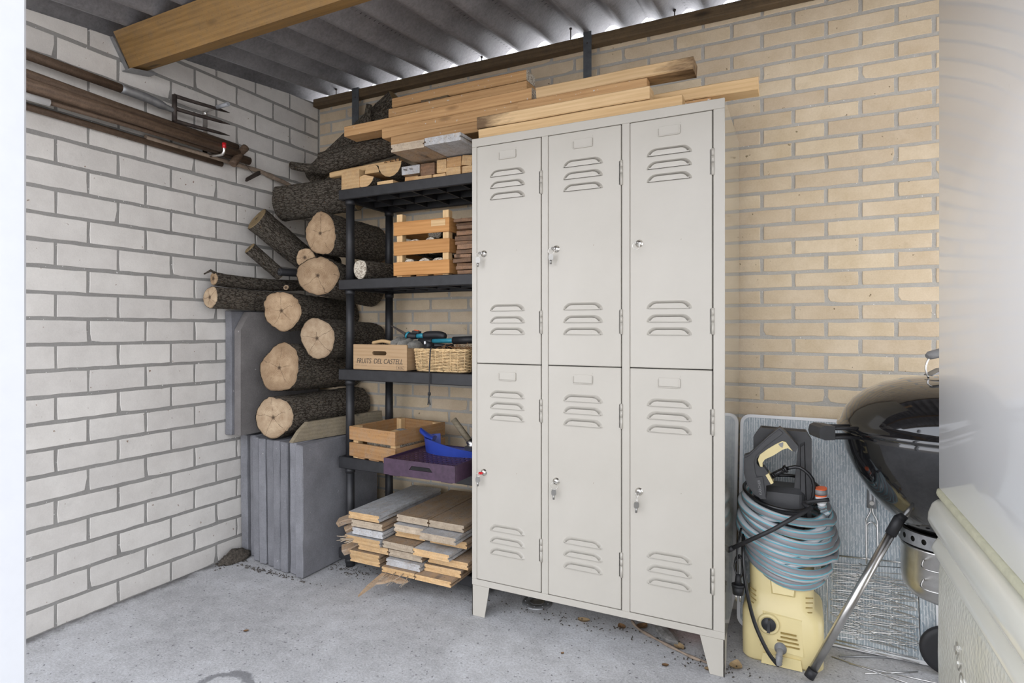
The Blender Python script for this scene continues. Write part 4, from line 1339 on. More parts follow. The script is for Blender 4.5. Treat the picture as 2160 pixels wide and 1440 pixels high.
for i in range(13):
    h = rs.uniform(0.013, 0.021)
    w = rs.uniform(0.075, 0.09)
    x0 = 1.132 + rs.uniform(-0.003, 0.012)
    if i in (7,):
        x0 = 1.128; w = 0.095
    o = bar('shingle', (x0 + w / 2 + rs.uniform(0, .02), -0.405 + rs.uniform(-.012, .02), zc + h / 2 + .0004), (x0 + w / 2 + .005, -0.15, zc + h / 2 + .0004), w, h * 0.93, M['wood_brown'], None, rs.uniform(-.03, .03), 0.0015, 0.003)
    ordn = ('lowest', 'second from the bottom', 'third from the bottom', 'fourth from the bottom', 'fifth from the bottom', 'sixth from the bottom', 'middle',
            'sixth from the top', 'fifth from the top', 'fourth from the top', 'third from the top', 'second from the top', 'topmost')[i]
    tag(o, 'brown split shingle between the slatted crate and the locker, ' + ordn, 'shingle', GW)
    zc += h + 0.001

# ------------------------------------------------------------------ third shelf: printed box, basket, tools
ZB = 0.9008
bx = thing('fruit_box', 'light wooden fruit box with dark printed lettering and a hand hole', 'box', (0.7575, -0.28, ZB))
fp = plate(rrect(-0.1475, 0.001, 0.1475, 0.113, 0.003, 2), [rrect(-0.040, 0.066, 0.038, 0.084, 0.009, 5)[::-1]], 0.008)
fp.xform(Matrix.Translation((0.7575, -0.406, ZB)) @ UPRIGHT)
part('front_panel', fp, M['wood_box'], bx, (0.7575, -0.406, ZB + .05))
bp = plate(rrect(-0.1475, 0.001, 0.1475, 0.113, 0.003, 2), [rrect(-0.040, 0.066, 0.038, 0.084, 0.009, 5)[::-1]], 0.008)
bp.xform(Matrix.Translation((0.7575, -0.155, ZB)) @ UPRIGHT)
part('back_panel', bp, M['wood_box'], bx, (0.7575, -0.155, ZB + .05))
for x in (0.6155, 0.8995):
    o = bar('side_panel', (x, -0.4015, ZB + 0.050), (x, -0.1595, ZB + 0.050), 0.008, 0.096, M['wood_box'], bx)
part('bottom_panel', MB().box((0.620, -0.4015, ZB + .001), (0.895, -0.1595, ZB + 0.007)), M['wood_box'], bx)
tx = text_mb('FRUITS \u00b7DEL CASTELL', 0.0300, 0.0003, 0.22, 0.80)
xs_ = [p[0] for p in tx.v]
k = 0.252 / (max(xs_) - min(xs_))
tx.xform(Matrix.Translation((0.7555, -0.4104, ZB + 0.0385)) @ UPRIGHT @ Matrix.Diagonal((k, 1.05, 1, 1)))
part('lettering', tx, M['text_dark'], bx, None, 'dark printed words')
tx = text_mb('50% 11.21kg', 0.008, 0.0002)
tx.xform(Matrix.Translation((0.870, -0.4104, ZB + 0.013)) @ UPRIGHT @ Matrix.Diagonal((.62, 1, 1, 1)))
st = MB().box((0.850, -0.4106, ZB + .006), (0.890, -0.4102, ZB + .0068)).box((0.850, -0.4106, ZB + .0205), (0.890, -0.4102, ZB + .0213)).box((0.850, -0.4106, ZB + .006), (0.8508, -0.4102, ZB + .0213)).box((0.8892, -0.4106, ZB + .006), (0.890, -0.4102, ZB + .0213))
st.box((0.622, -0.4106, ZB + .020), (0.650, -0.4102, ZB + .0212)).box((0.655, -0.4106, ZB + .020), (0.688, -0.4102, ZB + .0212))
tx.add(st.v, st.f)
part('stamp', tx, M['text_dark'], bx, None, 'small dark printed stamp')
def banana(name, lab, pts, r, mat, cat):
    n = len(pts)
    return tag(part(name, MB().tube(pts, r, 10), mat), lab, cat)
banana('handle', 'yellow-brown wooden handle lying on top inside the printed fruit box', spline([(0.630, -0.300, 1.017), (0.685, -0.300, 1.026), (0.738, -0.300, 1.019)], 6), 0.0085, M['wood_pale'], 'handle')
rs = random.Random(5)
for i, (x, y, z, lab) in enumerate(((0.785, -0.305, 1.012, 'left'), (0.830, -0.315, 1.006, 'middle'), (0.872, -0.300, 0.998, 'right'))):
    bm = bmesh.new()
    bmesh.ops.create_icosphere(bm, subdivisions=3, radius=1)
    of = Vector((i * 7.3, 2, 5))
    for v in bm.verts:
        c = v.co.copy()
        f = 1 + 0.22 * noise.noise(c * 2.2 + of) + 0.08 * noise.noise(c * 6 + of)
        v.co = Vector((c.x * 0.030 * f, c.y * 0.055 * f, c.z * 0.036 * f))
    mb = MB().bm(bm, 0, True)
    mb.xform(Matrix.Translation((x, y, z)) @ Matrix.Rotation(0.5, 4, 'Y'))
    tag(part('work_glove', mb, M['grey_cloth']), 'crumpled grey work glove on the fruit box, %s one of three' % lab, 'glove', 'grey work gloves')
bk = thing('wicker_basket', 'woven pale wicker basket hung with a black cord, next to the printed box', 'basket', (1.067, -0.29, ZB))
def rr_path(w, d, r, n=6):
    return rrect(-w/2, -d/2, w/2, d/2, r, n)
def samp(path, step):
    P = [Vector((p[0], p[1])) for p in path] + [Vector(path[0][:2])]
    out = []; acc = 0
    for a, b in zip(P, P[1:]):
        l = (b - a).length
        while acc < l:
            out.append(a + (b - a) * (acc / l)); acc += step
        acc -= l
    return out
nstake = 40
wv = MB()
wv2 = MB()
def bk_pt(path, i, z, off):
    n = len(path)
    a = path[i % n]; d = (path[(i + 1) % n] - path[i - 1]).normalized()
    nr = Vector((d.y, -d.x))
    sc = 0.94 + 0.06 * (z / 0.095)
    return (1.067 + a.x * sc + nr.x * off, -0.29 + a.y * sc + nr.y * off, ZB + z)
PB = samp(rr_path(0.272, 0.235, 0.03), 0.0062)
per = 6
for row in range(14):
    z = 0.008 + row * 0.0061
    pts = []
    for i in range(0, len(PB), 1):
        ph = PI * (i / per) + (PI if row % 2 else 0)
        pts.append(bk_pt(PB, i, z + R.uniform(-.0006, .0006), 0.0032 * math.sin(ph)))
    wv.tube(pts, 0.0027, 5, True)
part('weave', wv, M['wicker'], bk, None, None)
st = MB()
for i in range(per // 2, len(PB), per):
    st.tube([bk_pt(PB, i, 0.003, 0), bk_pt(PB, i, 0.05, 0), bk_pt(PB, i, 0.094, 0)], 0.0028, 5)
part('stakes', st, M['wicker'], bk)
rm = MB()
for q in range(3):
    rm.tube([bk_pt(PB, i, 0.093 + 0.0035 * math.sin(i * 0.5 + q * 2.1), 0.0035 * math.cos(i * 0.5 + q * 2.1)) for i in range(len(PB))], 0.0032, 6, True)
part('rim', rm, M['wicker'], bk)
bt = MB().prism([(bk_pt(PB, i, 0, 0)[0], bk_pt(PB, i, 0, 0)[1]) for i in range(0, len(PB), 4)], 'z', ZB + .002, ZB + .006)
part('bottom', bt, M['wicker'], bk)
cord = MB()
cord.tube(spline([(1.040, -0.30, 1.006), (1.040, -0.395, 1.008), (1.037, -0.423, 1.000), (1.036, -0.428, 0.960), (1.033, -0.4285, 0.905), (1.033, -0.429, 0.84), (1.033, -0.429, 0.812)], 5), 0.0028, 7)
cord.tube([(1.033, -0.429, 0.818), (1.033, -0.429, 0.806)], 0.0065, 8)
cord.tube(spline([(1.033, -0.429, 0.808), (1.030, -0.429, 0.795), (1.029, -0.429, 0.780), (1.026, -0.429, 0.766)], 4), 0.0028, 6)
cord.tube(spline([(1.034, -0.429, 0.808), (1.031, -0.430, 0.792), (1.034, -0.430, 0.780), (1.038, -0.430, 0.766)], 4), 0.0028, 6)
tag(part('cord', cord, M['black_soft']), 'knotted black cord hanging over the front of the wicker basket', 'cord')
# long-handled shears lying over the basket
t = thing('loppers', 'teal and black long-handled garden loppers lying across the wicker basket', 'loppers', (0.98, -0.26, 1.03))
part('blade', MB().prism([(0.700, 1.098), (0.712, 1.098), (0.795, 1.062), (0.790, 1.050)], 'y', -0.262, -0.256), M['iron'], t, None, 'dark steel blade')
part('joint', MB().tube([(0.788, -0.26, 1.057), (0.81, -0.26, 1.050), (0.852, -0.26, 1.049)], [0.010, 0.017, 0.014], 12), M['black_soft'], t)
part('collar', MB().tube([(0.797, -0.26, 1.055), (0.806, -0.26, 1.051)], 0.0185, 12), M['teal'], t)
part('lever', MB().prism([(0.825, 1.062), (0.868, 1.062), (0.868, 1.072), (0.835, 1.076)], 'y', -0.272, -0.250), M['black_soft'], t)
part('trigger', MB().prism([(0.838, 1.0765), (0.862, 1.0725), (0.862, 1.0765), (0.840, 1.0795)], 'y', -0.266, -0.256), M['orange'], t, None, 'orange catch')
part('shaft', MB().tube([(0.840, -0.258, 1.050), (0.905, -0.258, 1.053)], 0.0115, 14), M['teal'], t)
part('grip', MB().tube(spline([(0.888, -0.258, 1.052), (0.92, -0.258, 1.055), (0.97, -0.258, 1.055), (1.005, -0.258, 1.048)], 4), [0.013, .016, .0175, .018, .018, .018, .018, .018, .018, .0178, .017, .015, .010], 14), M['black_soft'], t)
part('grip', MB().tube([(0.880, -0.285, 1.030), (0.93, -0.285, 1.024), (0.955, -0.285, 1.026)], [0.012, .017, .016], 12), M['black_soft'], t)
part('shaft', MB().tube([(0.950, -0.285, 1.028), (1.13, -0.285, 1.034)], 0.0105, 14), M['teal'], t)
part('grip', MB().tube([(1.062, -0.285, 1.032), (1.18, -0.285, 1.037)], 0.0165, 14), M['black_soft'], t)
pt = MB().tube([(1.005, -0.36, 1.010), (0.985, -0.39, 1.013)], [0.013, 0.019], 12)
pt.tube([(1.07, -0.30, 1.005), (1.005, -0.36, 1.010)], 0.012, 10)
t = thing('hand_tool', 'black hand-tool grip with a white end button lying in the wicker basket', 'tool', (1.0, -0.36, 1.0))
part('grip', pt, M['black_soft'], t)
part('button', MB().tube([(0.986, -0.389, 1.0185), (0.984, -0.391, 1.030)], [0.006, 0.004], 10), M['white_plastic'], t, None, 'white button')
fb = MB()
rs = random.Random(9)
for i in range(70):
    x = rs.uniform(0.99, 1.19); y = rs.uniform(-0.385, -0.22)
    p = [Vector((x, y, 0.985))]
    for k in range(5):
        p.append(p[-1] + Vector((rs.uniform(-.02, .02), rs.uniform(-.014, .014), rs.uniform(-.006, .016) if k < 3 else rs.uniform(-.015, .005))))
    fb.tube(spline(p, 3), 0.0011, 4)
fb.cbox((0.965, -0.385, 0.925), (1.170, -0.20, 0.984), 0.01)
tag(part('fibre_bundle', fb, M['fibre']), 'tangle of brown plant fibre filling the wicker basket', 'fibre', None, 'stuff')

# ------------------------------------------------------------------ fourth shelf: low crate, tray, dustpan
c2 = crate('low_crate', 'dusty low brown crate with two slats per side on the fourth shelf', 0.285, 0.325, 0.15, (0.010, 0.083), 0.142, (0.762, -0.282, 0.503), -0.13, M['wood_crate_old'], M['wood_pale'], 0.011, 0.060)
cf = MB()
cf.cbox((0.665, -0.385, 0.515), (0.86, -0.18, 0.575), 0.004)
tag(part('newspaper_stack', cf, M['birch']), 'stack of pale dusty paper lying in the low crate', 'paper')
bm = bmesh.new(); bmesh.ops.create_icosphere(bm, subdivisions=3, radius=1)
for v in bm.verts:
    f = 1 + 0.2 * noise.noise(v.co * 2.3)
    v.co = Vector((v.co.x * 0.062 * f, v.co.y * 0.045 * f, v.co.z * 0.022 * f + 0.597))
    v.co += Vector((0.762, -0.25, 0))
tag(part('stone', MB().bm(bm, 0, True), M['bark_grey']), 'dark flat stone lying on the paper in the low crate', 'stone')
tr = thing('purple_tray', 'purple plastic tray with a slot and perforated top, jutting from the shelf', 'tray', (1.095, -0.43, 0.506))
TX0, TX1, TY0, TY1, TZ0, TZ1 = 0.932, 1.264, -0.600, -0.270, 0.5065, 0.570
fpx = plate([(TX0, TZ0), (TX1, TZ0), (TX1, TZ1), (TX0, TZ1)], [[(1.055, 0.535), (1.165, 0.535), (1.150, 0.551), (1.066, 0.551)]], 0.006)
fpx.xform(Matrix.Translation((0, TY0 + 0.003, 0)) @ UPRIGHT)
part('front_wall', fpx, M['purple'], tr)
for lo, hi in (((TX0, TY0 + .006, TZ0), (TX0 + .006, TY1, TZ1)), ((TX1 - .006, TY0 + .006, TZ0), (TX1, TY1, TZ1)), ((TX0 + .006, TY1 - .006, TZ0), (TX1 - .006, TY1, TZ1))):
    part('wall', MB().cbox(lo, hi, 0.001), M['purple'], tr)
holes = []
for j in range(9):
    for i in range(13):
        x = TX0 + 0.028 + i * 0.0222; y = TY0 + 0.035 + j * 0.0310
        holes.append([(x, y), (x, y + 0.012), (x + 0.012, y + 0.012), (x + 0.012, y)])
pt = plate([(TX0 + .006, TY0 + .006), (TX1 - .006, TY0 + .006), (TX1 - .006, TY1 - .006), (TX0 + .006, TY1 - .006)], holes, 0.004)
pt.xform(Matrix.Translation((0, 0, 0.560)))
part('perforated_top', pt, M['purple'], tr)
fl = MB().cbox((0.955, TY0 + .002, 0.5030), (1.005, TY0 + .02, 0.5068), 0.001).cbox((1.20, TY0 + .002, 0.5030), (1.25, TY0 + .02, 0.5068), 0.001)
part('foot_rib', fl, M['purple'], tr)
dp = thing('dustpan', 'blue plastic dustpan lying on the purple tray', 'dustpan', (1.05, -0.35, 0.563))
d = MB()
base = [(0.965, -0.335), (0.985, -0.385), (1.03, -0.425), (1.09, -0.440), (1.24, -0.425), (1.24, -0.30), (1.05, -0.285), (0.985, -0.300)]
sp_ = spline([(0.995, -0.285, 0), (0.962, -0.325, 0), (0.985, -0.385, 0), (1.03, -0.422, 0), (1.10, -0.440, 0), (1.17, -0.436, 0), (1.243, -0.420, 0)], 5)
n = len(sp_)
lo = [(p.x, p.y, 0.5635) for p in sp_]
def hz(i):
    f = i / (n - 1)
    return 0.057 if f < 0.55 else 0.057 - 0.035 * (f - 0.55) / 0.45
cx, cy = 1.09, -0.35
hi = [(p.x + (p.x - cx) * 0.06, p.y + (p.y - cy) * 0.08, 0.5635 + hz(i)) for i, p in enumerate(sp_)]
d.add(lo + hi, [(i, i + 1, n + i + 1, n + i) for i in range(n - 1)], 0, True)
hi2 = [(q[0] - (q[0] - cx) * 0.04, q[1] - (q[1] - cy) * 0.06, q[2]) for q in hi]
lo2 = [(q[0] - (q[0] - cx) * 0.04, q[1] - (q[1] - cy) * 0.06, q[2] + .003) for q in lo]
d.add(lo2 + hi2, [(n + i, n + i + 1, i + 1, i) for i in range(n - 1)], 0, True)
d.add(hi + hi2, [(i, i + 1, n + i + 1, n + i) for i in range(n - 1)])
part('rim_wall', d, M['blue'], dp)
d = MB().prism([(p[0], p[1]) for p in lo] + [(1.243, -0.30), (1.10, -0.262)], 'z', 0.5625, 0.5665)
part('pan', d, M['blue'], dp)
hs = spline([(0.930, -0.345, 0.640), (0.952, -0.352, 0.632), (0.985, -0.365, 0.622), (1.03, -0.385, 0.620)], 4)
rings = []
for i, p in enumerate(hs):
    f = i / (len(hs) - 1)
    w = 0.016 + 0.016 * f; h = 0.013 - 0.003 * f
    if i == 0: w *= .8; h *= .8
    rings.append([(p.x - 0.3 * w * math.cos(a), p.y + w * math.cos(a), p.z + h * math.sin(a)) for a in [2 * PI * k / 12 for k in range(12)]])
part('handle', MB().loft(rings), M['blue'], dp)
t = thing('hammer', 'tool with a grey wooden handle leaning out beside the locker over the dustpan', 'hammer', (1.11, -0.30, 0.57))
part('handle', MB().tube([(1.072, -0.300, 0.690), (1.155, -0.300, 0.600)], 0.0135, 14), M['wood_grey'], t)
part('head', MB().tube([(1.150, -0.300, 0.606), (1.175, -0.300, 0.576)], 0.017, 12).cbox((1.150, -0.345, 0.5685), (1.190, -0.255, 0.590), 0.004), M['steel'], t)
t = tag(part('trowel_blade', MB().prism([(1.07, 0.640), (1.18, 0.655), (1.22, 0.62), (1.15, 0.605)], 'y', -0.165, -0.161), M['galv']), 'grey metal trowel blade behind the tool handle', 'trowel')

# ------------------------------------------------------------------ boards piled on the bottom shelf
GP = 'grooved boards piled on the bottom shelf'
ps = [ # x0, x1, z0, yf, mat, edge, label
 (0.689, 0.851, 0.277, -0.530, 'board_white', 'wood_end', 'white-topped board, top of the left stack below the purple tray'),
 (0.700, 0.866, 0.243, -0.525, 'wood_floorboard', 'end_pale', 'grey board, second from the top of the left stack'),
 (0.702, 0.864, 0.209, -0.522, 'board_white', 'board_white', 'white-edged board, third from the top of the left stack'),
 (0.668, 0.858, 0.175, -0.530, 'board_white', 'wood_end', 'board with a torn ragged end, fourth from the top of the left stack'),
 (0.726, 0.884, 0.143, -0.512, 'wood_floorboard', 'wood_end', 'fresh-ended board set back in the left stack'),
 (0.688, 0.848, 0.110, -0.522, 'wood_floorboard', 'wood_end', 'brown-topped board, second from the bottom of the left stack'),
 (0.685, 0.846, 0.0865, -0.515, 'wood_floorboard', 'wood_end', 'splintered bottom board of the left stack'),
 (0.905, 1.064, 0.2795, -0.480, 'wood_floorboard', 'end_pale', 'brown-topped board, top of the middle stack below the purple tray'),
 (0.906, 1.055, 0.2455, -0.500, 'board_white', 'end_pale', 'white-topped board, second from the top of the middle stack'),
 (0.890, 1.040, 0.212, -0.470, 'wood_floorboard', 'wood_end', 'fresh-ended board set back in the middle stack'),
 (0.866, 1.024, 0.178, -0.525, 'wood_floorboard', 'end_pale', 'brown-topped board in the middle of the middle stack'),
 (0.890, 1.056, 0.144, -0.515, 'wood_floorboard', 'end_pale', 'hidden board below the middle of the middle stack'),
 (0.887, 1.055, 0.110, -0.528, 'board_white', 'board_white', 'white-edged board, second from the bottom of the middle stack'),
 (0.878, 1.042, 0.0865, -0.545, 'wood_floorboard', 'wood_end', 'board with a ragged nailed end, bottom of the middle stack'),
 (1.068, 1.232, 0.2795, -0.482, 'wood_floorboard', 'end_pale', 'brown dusty board, top of the right stack by the locker'),
 (1.058, 1.226, 0.2455, -0.535, 'board_white', 'end_pale', 'white-topped board jutting forward, second from the top by the locker'),
 (1.066, 1.240, 0.212, -0.470, 'wood_floorboard', 'wood_end', 'board set back below the jutting one by the locker'),
 (1.030, 1.200, 0.178, -0.538, 'board_white', 'wood_end', 'white-topped board with a fresh orange end by the locker'),
 (1.075, 1.262, 0.144, -0.500, 'wood_floorboard', 'wood_end', 'board with an orange end set back by the locker'),
 (1.060, 1.232, 0.110, -0.505, 'wood_floorboard', 'wood_end', 'board second from the bottom of the right stack by the locker'),
 (1.046, 1.214, 0.0865, -0.548, 'wood_floorboard', 'wood_end', 'brown-topped board with a pale end, bottom of the right stack'),
]
for x0, x1, z0, yf, m1, m2, lab in ps:
    h = 0.0225 if z0 < 0.09 else 0.028
    tg_board('board', x0, x1, z0 + .0005, z0 + h, yf, -0.06, M[m1], lab, 'board', GP, M[m2], R.uniform(-.006, .006))
def splinter(pts, r, par, lab=None):
    o = part('splinter', MB().tube(pts, r, 5), M['end_pale'], par)
B = {o['label']: o for o in bpy.data.objects if o.name.startswith('board') and 'label' in o}
bo = B['board with a ragged nailed end, bottom of the middle stack']
rg = random.Random(4)
sm = MB().prism([(0.880, -0.545), (0.905, -0.545), (0.96, -0.545), (1.02, -0.56), (0.99, -0.575), (0.95, -0.572), (0.92, -0.592), (0.895, -0.60), (0.862, -0.67), (0.866, -0.62)], 'z', 0.075, 0.084)
sm.v = [(p[0], p[1], p[2] - max(0, -0.56 - p[1]) * 0.42) for p in sm.v]
part('torn_tip', sm, M['wood_floorboard'], bo, None, 'long torn splinter reaching down to the floor')
for i in range(16):
    x = rg.uniform(0.90, 1.02)
    splinter([(x, -0.545, rg.uniform(0.072, 0.10)), (x + rg.uniform(-.015, .01), -0.575 - rg.uniform(0, .03), rg.uniform(0.055, 0.085))], [rg.uniform(.0012, .0028), 0.0006], bo)
bo = B['board with a torn ragged end, fourth from the top of the left stack']
for i in range(9):
    x = rg.uniform(0.655, 0.70)
    splinter([(x + .02, -0.52, rg.uniform(0.178, 0.20)), (x - rg.uniform(0.0, .02), -0.545 - rg.uniform(0, .02), rg.uniform(0.170, 0.20))], [rg.uniform(.003, .007), 0.001], bo)
for nm, p0, p1, w, h, lab in (('wood_scrap', (0.585, -0.475, 0.225), (0.690, -0.44, 0.262), 0.045, 0.024, 'broken wood scrap poking out left of the board pile, upper one'),
                              ('wood_scrap', (0.620, -0.470, 0.190), (0.685, -0.42, 0.225), 0.04, 0.03, 'broken wood scrap poking out left of the board pile, middle one'),
                              ('wood_scrap', (0.615, -0.480, 0.110), (0.690, -0.43, 0.148), 0.05, 0.03, 'broken wood scrap poking out left of the board pile, lower one')):
    o = bar(nm, p0, p1, w, h, M['wood_floorboard'], None, 0.3, 0.004, 0.006, M['wood_end'])
    tag(o, lab, 'scrap', 'scraps left of the board pile')

# ------------------------------------------------------------------ laminate table top leaning on the back wall
BW_, BH_ = 0.612, 0.765
tl = math.atan2(0.155, 0.75)
bt = thing('table_top', 'blue-grey patterned table top with a white rim leaning on the yellow wall', 'table top', (2.212, -0.186, 0.003), (-tl, 0, 0))
o2 = rrect(0, 0, BW_, BH_, 0.035, 6)
pm = MB().prism([(p[0], p[1]) for p in rrect(0.004, 0.004, BW_ - .004, BH_ - .004, 0.031, 6)], 'y', -0.009, 0.009)
obj('panel', pm.mesh('panel', M['board']), bt)
rm = MB()
N = len(o2)
cxy = (BW_ / 2, BH_ / 2)
sec = [(-0.0105, -0.0015), (-0.0115, 0.001), (-0.0105, 0.0035), (-0.0105, 0.0075), (0.0105, 0.0075), (0.0105, -0.0015)]
inn = rrect(0.0115, 0.0115, BW_ - .0115, BH_ - .0115, 0.0255, 6)
rings = []
for (ox, oz), (ix, iz) in zip(o2, inn):
    rings.append([(ox, -0.0105, oz), (ox, 0.0105, oz), (ix, 0.0105, iz), (ix, -0.0115, iz)])
rings.append(rings[0])
rm.loft(rings, 0, False, cap=False)
obj('rim', rm.mesh('rim', M['white_plastic']), bt)

# ------------------------------------------------------------------ pressure washer
pw = thing('pressure_washer', 'pale yellow pressure washer with a black handle frame, between locker and kettle grill', 'washer', (2.366, -0.27, 0))
def rr_ring(xc, hw, y0, y1, z, r, n=4):
    return [(p[0], p[1], z) for p in rrect(xc - hw, y0, xc + hw, y1, r, n)]
body = MB().loft([rr_ring(2.366, .113, -.392, -.165, .0, .03), rr_ring(2.366, .119, -.402, -.160, .012, .03), rr_ring(2.366, .1205, -.400, -.160, .09, .032),
                  rr_ring(2.366, .1205, -.394, -.160, .150, .035), rr_ring(2.365, .116, -.388, -.162, .164, .04), rr_ring(2.363, .0985, -.378, -.165, .180, .04), rr_ring(2.363, .096, -.374, -.165, .225, .04),
                  rr_ring(2.362, .0975, -.366, -.170, .300, .04), rr_ring(2.362, .0945, -.358, -.180, .350, .04), rr_ring(2.362, .085, -.345, -.190, .400, .04), rr_ring(2.362, .07, -.33, -.20, .425, .03)], 0, True)
part('housing', body, M['yellow'], pw)
# sunken front shield, brow, ribs and vents
sh_ = MB().loft([[(2.297, -.392, .048), (2.435, -.392, .040), (2.430, -.380, .165), (2.303, -.380, .170)],
                 [(2.304, -.4045, .055), (2.428, -.4045, .047), (2.422, -.3935, .155), (2.311, -.3935, .160)]], 0, False)
part('front_shield', sh_, M['yellow'], pw)
part('brow', MB().loft([[(2.327, -.366, .285), (2.411, -.366, .285), (2.404, -.374, .218), (2.334, -.374, .218)], [(2.331, -.3745, .280), (2.407, -.3745, .280), (2.399, -.3850, .226), (2.339, -.3850, .226)]], 0, False), M['yellow'], pw)
part('cradle', MB().prism([(2.305, .002), (2.425, .002), (2.420, .036), (2.310, .036)], 'y', -.4075, -.385), M['yellow'], pw)
for i in range(4):
    zz = 0.226 - i * 0.0155
    part('vent_slit', MB().prism([(2.270 + .001 * i, zz), (2.288, zz - .010), (2.289, zz - .0075), (2.270 + .001 * i, zz + .0025)], 'y', -.376, -.3735 + 0), M['yellow_dark'], pw)
    part('vent_slit', MB().prism([(2.434, zz - .004), (2.456 - .001 * i, zz), (2.456 - .001 * i, zz + .0025), (2.434, zz - .0015)], 'y', -.376, -.3735), M['yellow_dark'], pw)
part('vent_slit', MB().prism([(2.331, .302), (2.400, .296), (2.400, .2985), (2.331, .3045)], 'y', -.3695, -.366), M['yellow_dark'], pw)
for i in range(4):
    part('groove', MB().box((2.352 if i > 1 else 2.362, -.4062, .108 - i * .013), (2.408 + .003 * i, -.4035 + .002, .1115 - i * .013)), M['yellow_dark'], pw)
FACE = Matrix.Rotation(PI / 2, 4, 'X')
def disc(cx, cy, cz, prof, seg=28):
    return MB().lathe(prof, (0, 0, 0), seg).xform(Matrix.Translation((cx, cy, cz)) @ FACE)
part('dial_ring', disc(2.327, -.396, .128, [(0.033, 0), (0.032, .008), (0.026, .010), (0.0245, .007), (0, .007)]), M['yellow'], pw)
part('dial', disc(2.327, -.4005, .128, [(0.0225, 0), (0.0215, .006), (0.0, .0065)]).prism([(2.322, .108), (2.332, .108), (2.3315, .148), (2.3255, .148)], 'y', -.420, -.404), M['washer_black'], pw, None, 'black dial')
part('outlet', disc(2.362, -.398, .060, [(0.018, 0), (0.018, .010), (0.0135, .011), (0.0125, .020), (0, .020)]), M['grey_plastic'], pw, None, 'grey hose outlet')
ot = MB().tube(spline([(2.362, -.412, .060), (2.360, -.430, .055), (2.358, -.440, .040), (2.357, -.440, .026)], 4), 0.0095, 12)
for i in range(6):
    ot.tube([(2.3595 - i * .0003, -.4335 - i * .001, .052 - i * .0042), (2.3592 - i * .0003, -.4345 - i * .001, .050 - i * .0042)], 0.0112, 10)
part('ribbed_sleeve', ot, M['grey_plastic'], pw)
# black upper block and carrying frame
blk = MB().loft([rr_ring(2.362, .070, -.325, -.205, .415, .02), rr_ring(2.362, .074, -.322, -.205, .470, .02), rr_ring(2.362, .074, -.315, -.215, .535, .02), rr_ring(2.362, .070, -.300, -.225, .552, .015)], 0, False)
part('motor_block', blk, M['washer_black'], pw)
fr = plate([(2.276, .430), (2.452, .430), (2.453, .712), (2.437, .741), (2.296, .745), (2.275, .712)], [[(2.304, .545), (2.304, .700), (2.312, .712), (2.404, .710), (2.414, .696), (2.400, .545)]], 0.055)
fr.xform(Matrix.Translation((0, -.272, 0)) @ UPRIGHT)
part('carry_frame', fr, M['washer_black'], pw)
part('grip_bar', MB().tube([(2.300, -.272, .728), (2.434, -.272, .726)], 0.020, 14), M['washer_black'], pw)
part('frame_rib', MB().loft([[(2.418, -.30, .45), (2.440, -.30, .45), (2.432, -.30, .71), (2.418, -.30, .70)], [(2.421, -.306, .455), (2.436, -.306, .455), (2.430, -.306, .70), (2.420, -.306, .69)]], 0, False), M['washer_black'], pw)
# trigger gun hung in front of the frame (coordinates across and up)
def gz(p):
    """gun drawing units -> metres"""
    return (2.2487 + (p[0] - 180) * 0.0002159, 0.7500 - (p[1] - 160) * 0.0002405 + (p[0] - 180) * 0.0000277)
GY = -0.362
gun = thing('spray_gun', 'black trigger gun with a yellow trigger, hung in the washer frame', 'spray gun', (2.30, GY, 0.55))
bl = [(192, 528), (262, 512), (330, 455), (430, 365), (540, 270), (690, 163), (742, 205), (850, 320), (942, 430), (910, 497), (866, 492), (815, 430), (770, 355), (720, 345), (640, 385), (500, 470), (415, 525), (372, 580), (372, 640), (410, 690), (470, 690), (535, 775), (600, 890), (560, 935), (505, 945), (505, 1130), (440, 1130), (330, 1060), (235, 920), (188, 770)]
mb = MB().prism([gz(p) for p in bl][::-1], 'y', -0.019, 0.019)
mb.xform(Matrix.Translation((0, GY, 0)))
part('gun_body', mb, M['washer_black'], gun)
back = [(205, 560), (270, 530), (345, 465), (440, 378), (550, 285), (685, 190), (735, 240), (650, 300), (480, 420), (360, 530), (335, 620), (350, 760), (420, 950), (470, 1100), (400, 1080), (280, 950), (215, 790)]
mb = MB().prism([gz(p) for p in back][::-1], 'y', -0.0245, -0.017)
part('gun_spine', mb.xform(Matrix.Translation((0, GY, 0))), M['washer_black'], gun)
ye = [(390, 590), (418, 520), (520, 450), (650, 380), (725, 348), (775, 362), (815, 420), (868, 488), (800, 445), (735, 460), (600, 540), (490, 585), (455, 630), (455, 690), (420, 680)]
mb = MB().prism([gz(p) for p in ye][::-1], 'y', -0.0225, 0.0215)
part('trigger', mb.xform(Matrix.Translation((0, GY, 0))), M['yellow'], gun, None, 'pale yellow trigger')
mb = MB().prism([gz(p) for p in [(672, 382), (738, 362), (738, 400), (728, 435), (700, 420)]][::-1], 'y', -0.0245, -0.0215)
part('safety_catch', mb.xform(Matrix.Translation((0, GY, 0))), M['grey_plastic'], gun)
mb = MB().prism([gz(p) for p in [(498, 800), (540, 775), (608, 905), (572, 925)]][::-1], 'y', -0.024, 0.022)
part('clip', mb.xform(Matrix.Translation((0, GY, 0))), M['yellow'], gun, None, 'yellow hose clip')
mb = MB().prism([gz(p) for p in [(350, 830), (455, 818), (500, 1115), (425, 1120)]][::-1], 'y', -0.0265, -0.018)
part('name_plate', mb.xform(Matrix.Translation((0, GY, 0))), M['washer_black'], gun)
tx = text_mb('K\u00c4RCHER', 0.0115, 0.0004, 0, 0.95, 1.0)
kx = [p[0] for p in tx.v]
kk = 0.048 / (max(kx) - min(kx))
p_ = gz((420, 962))
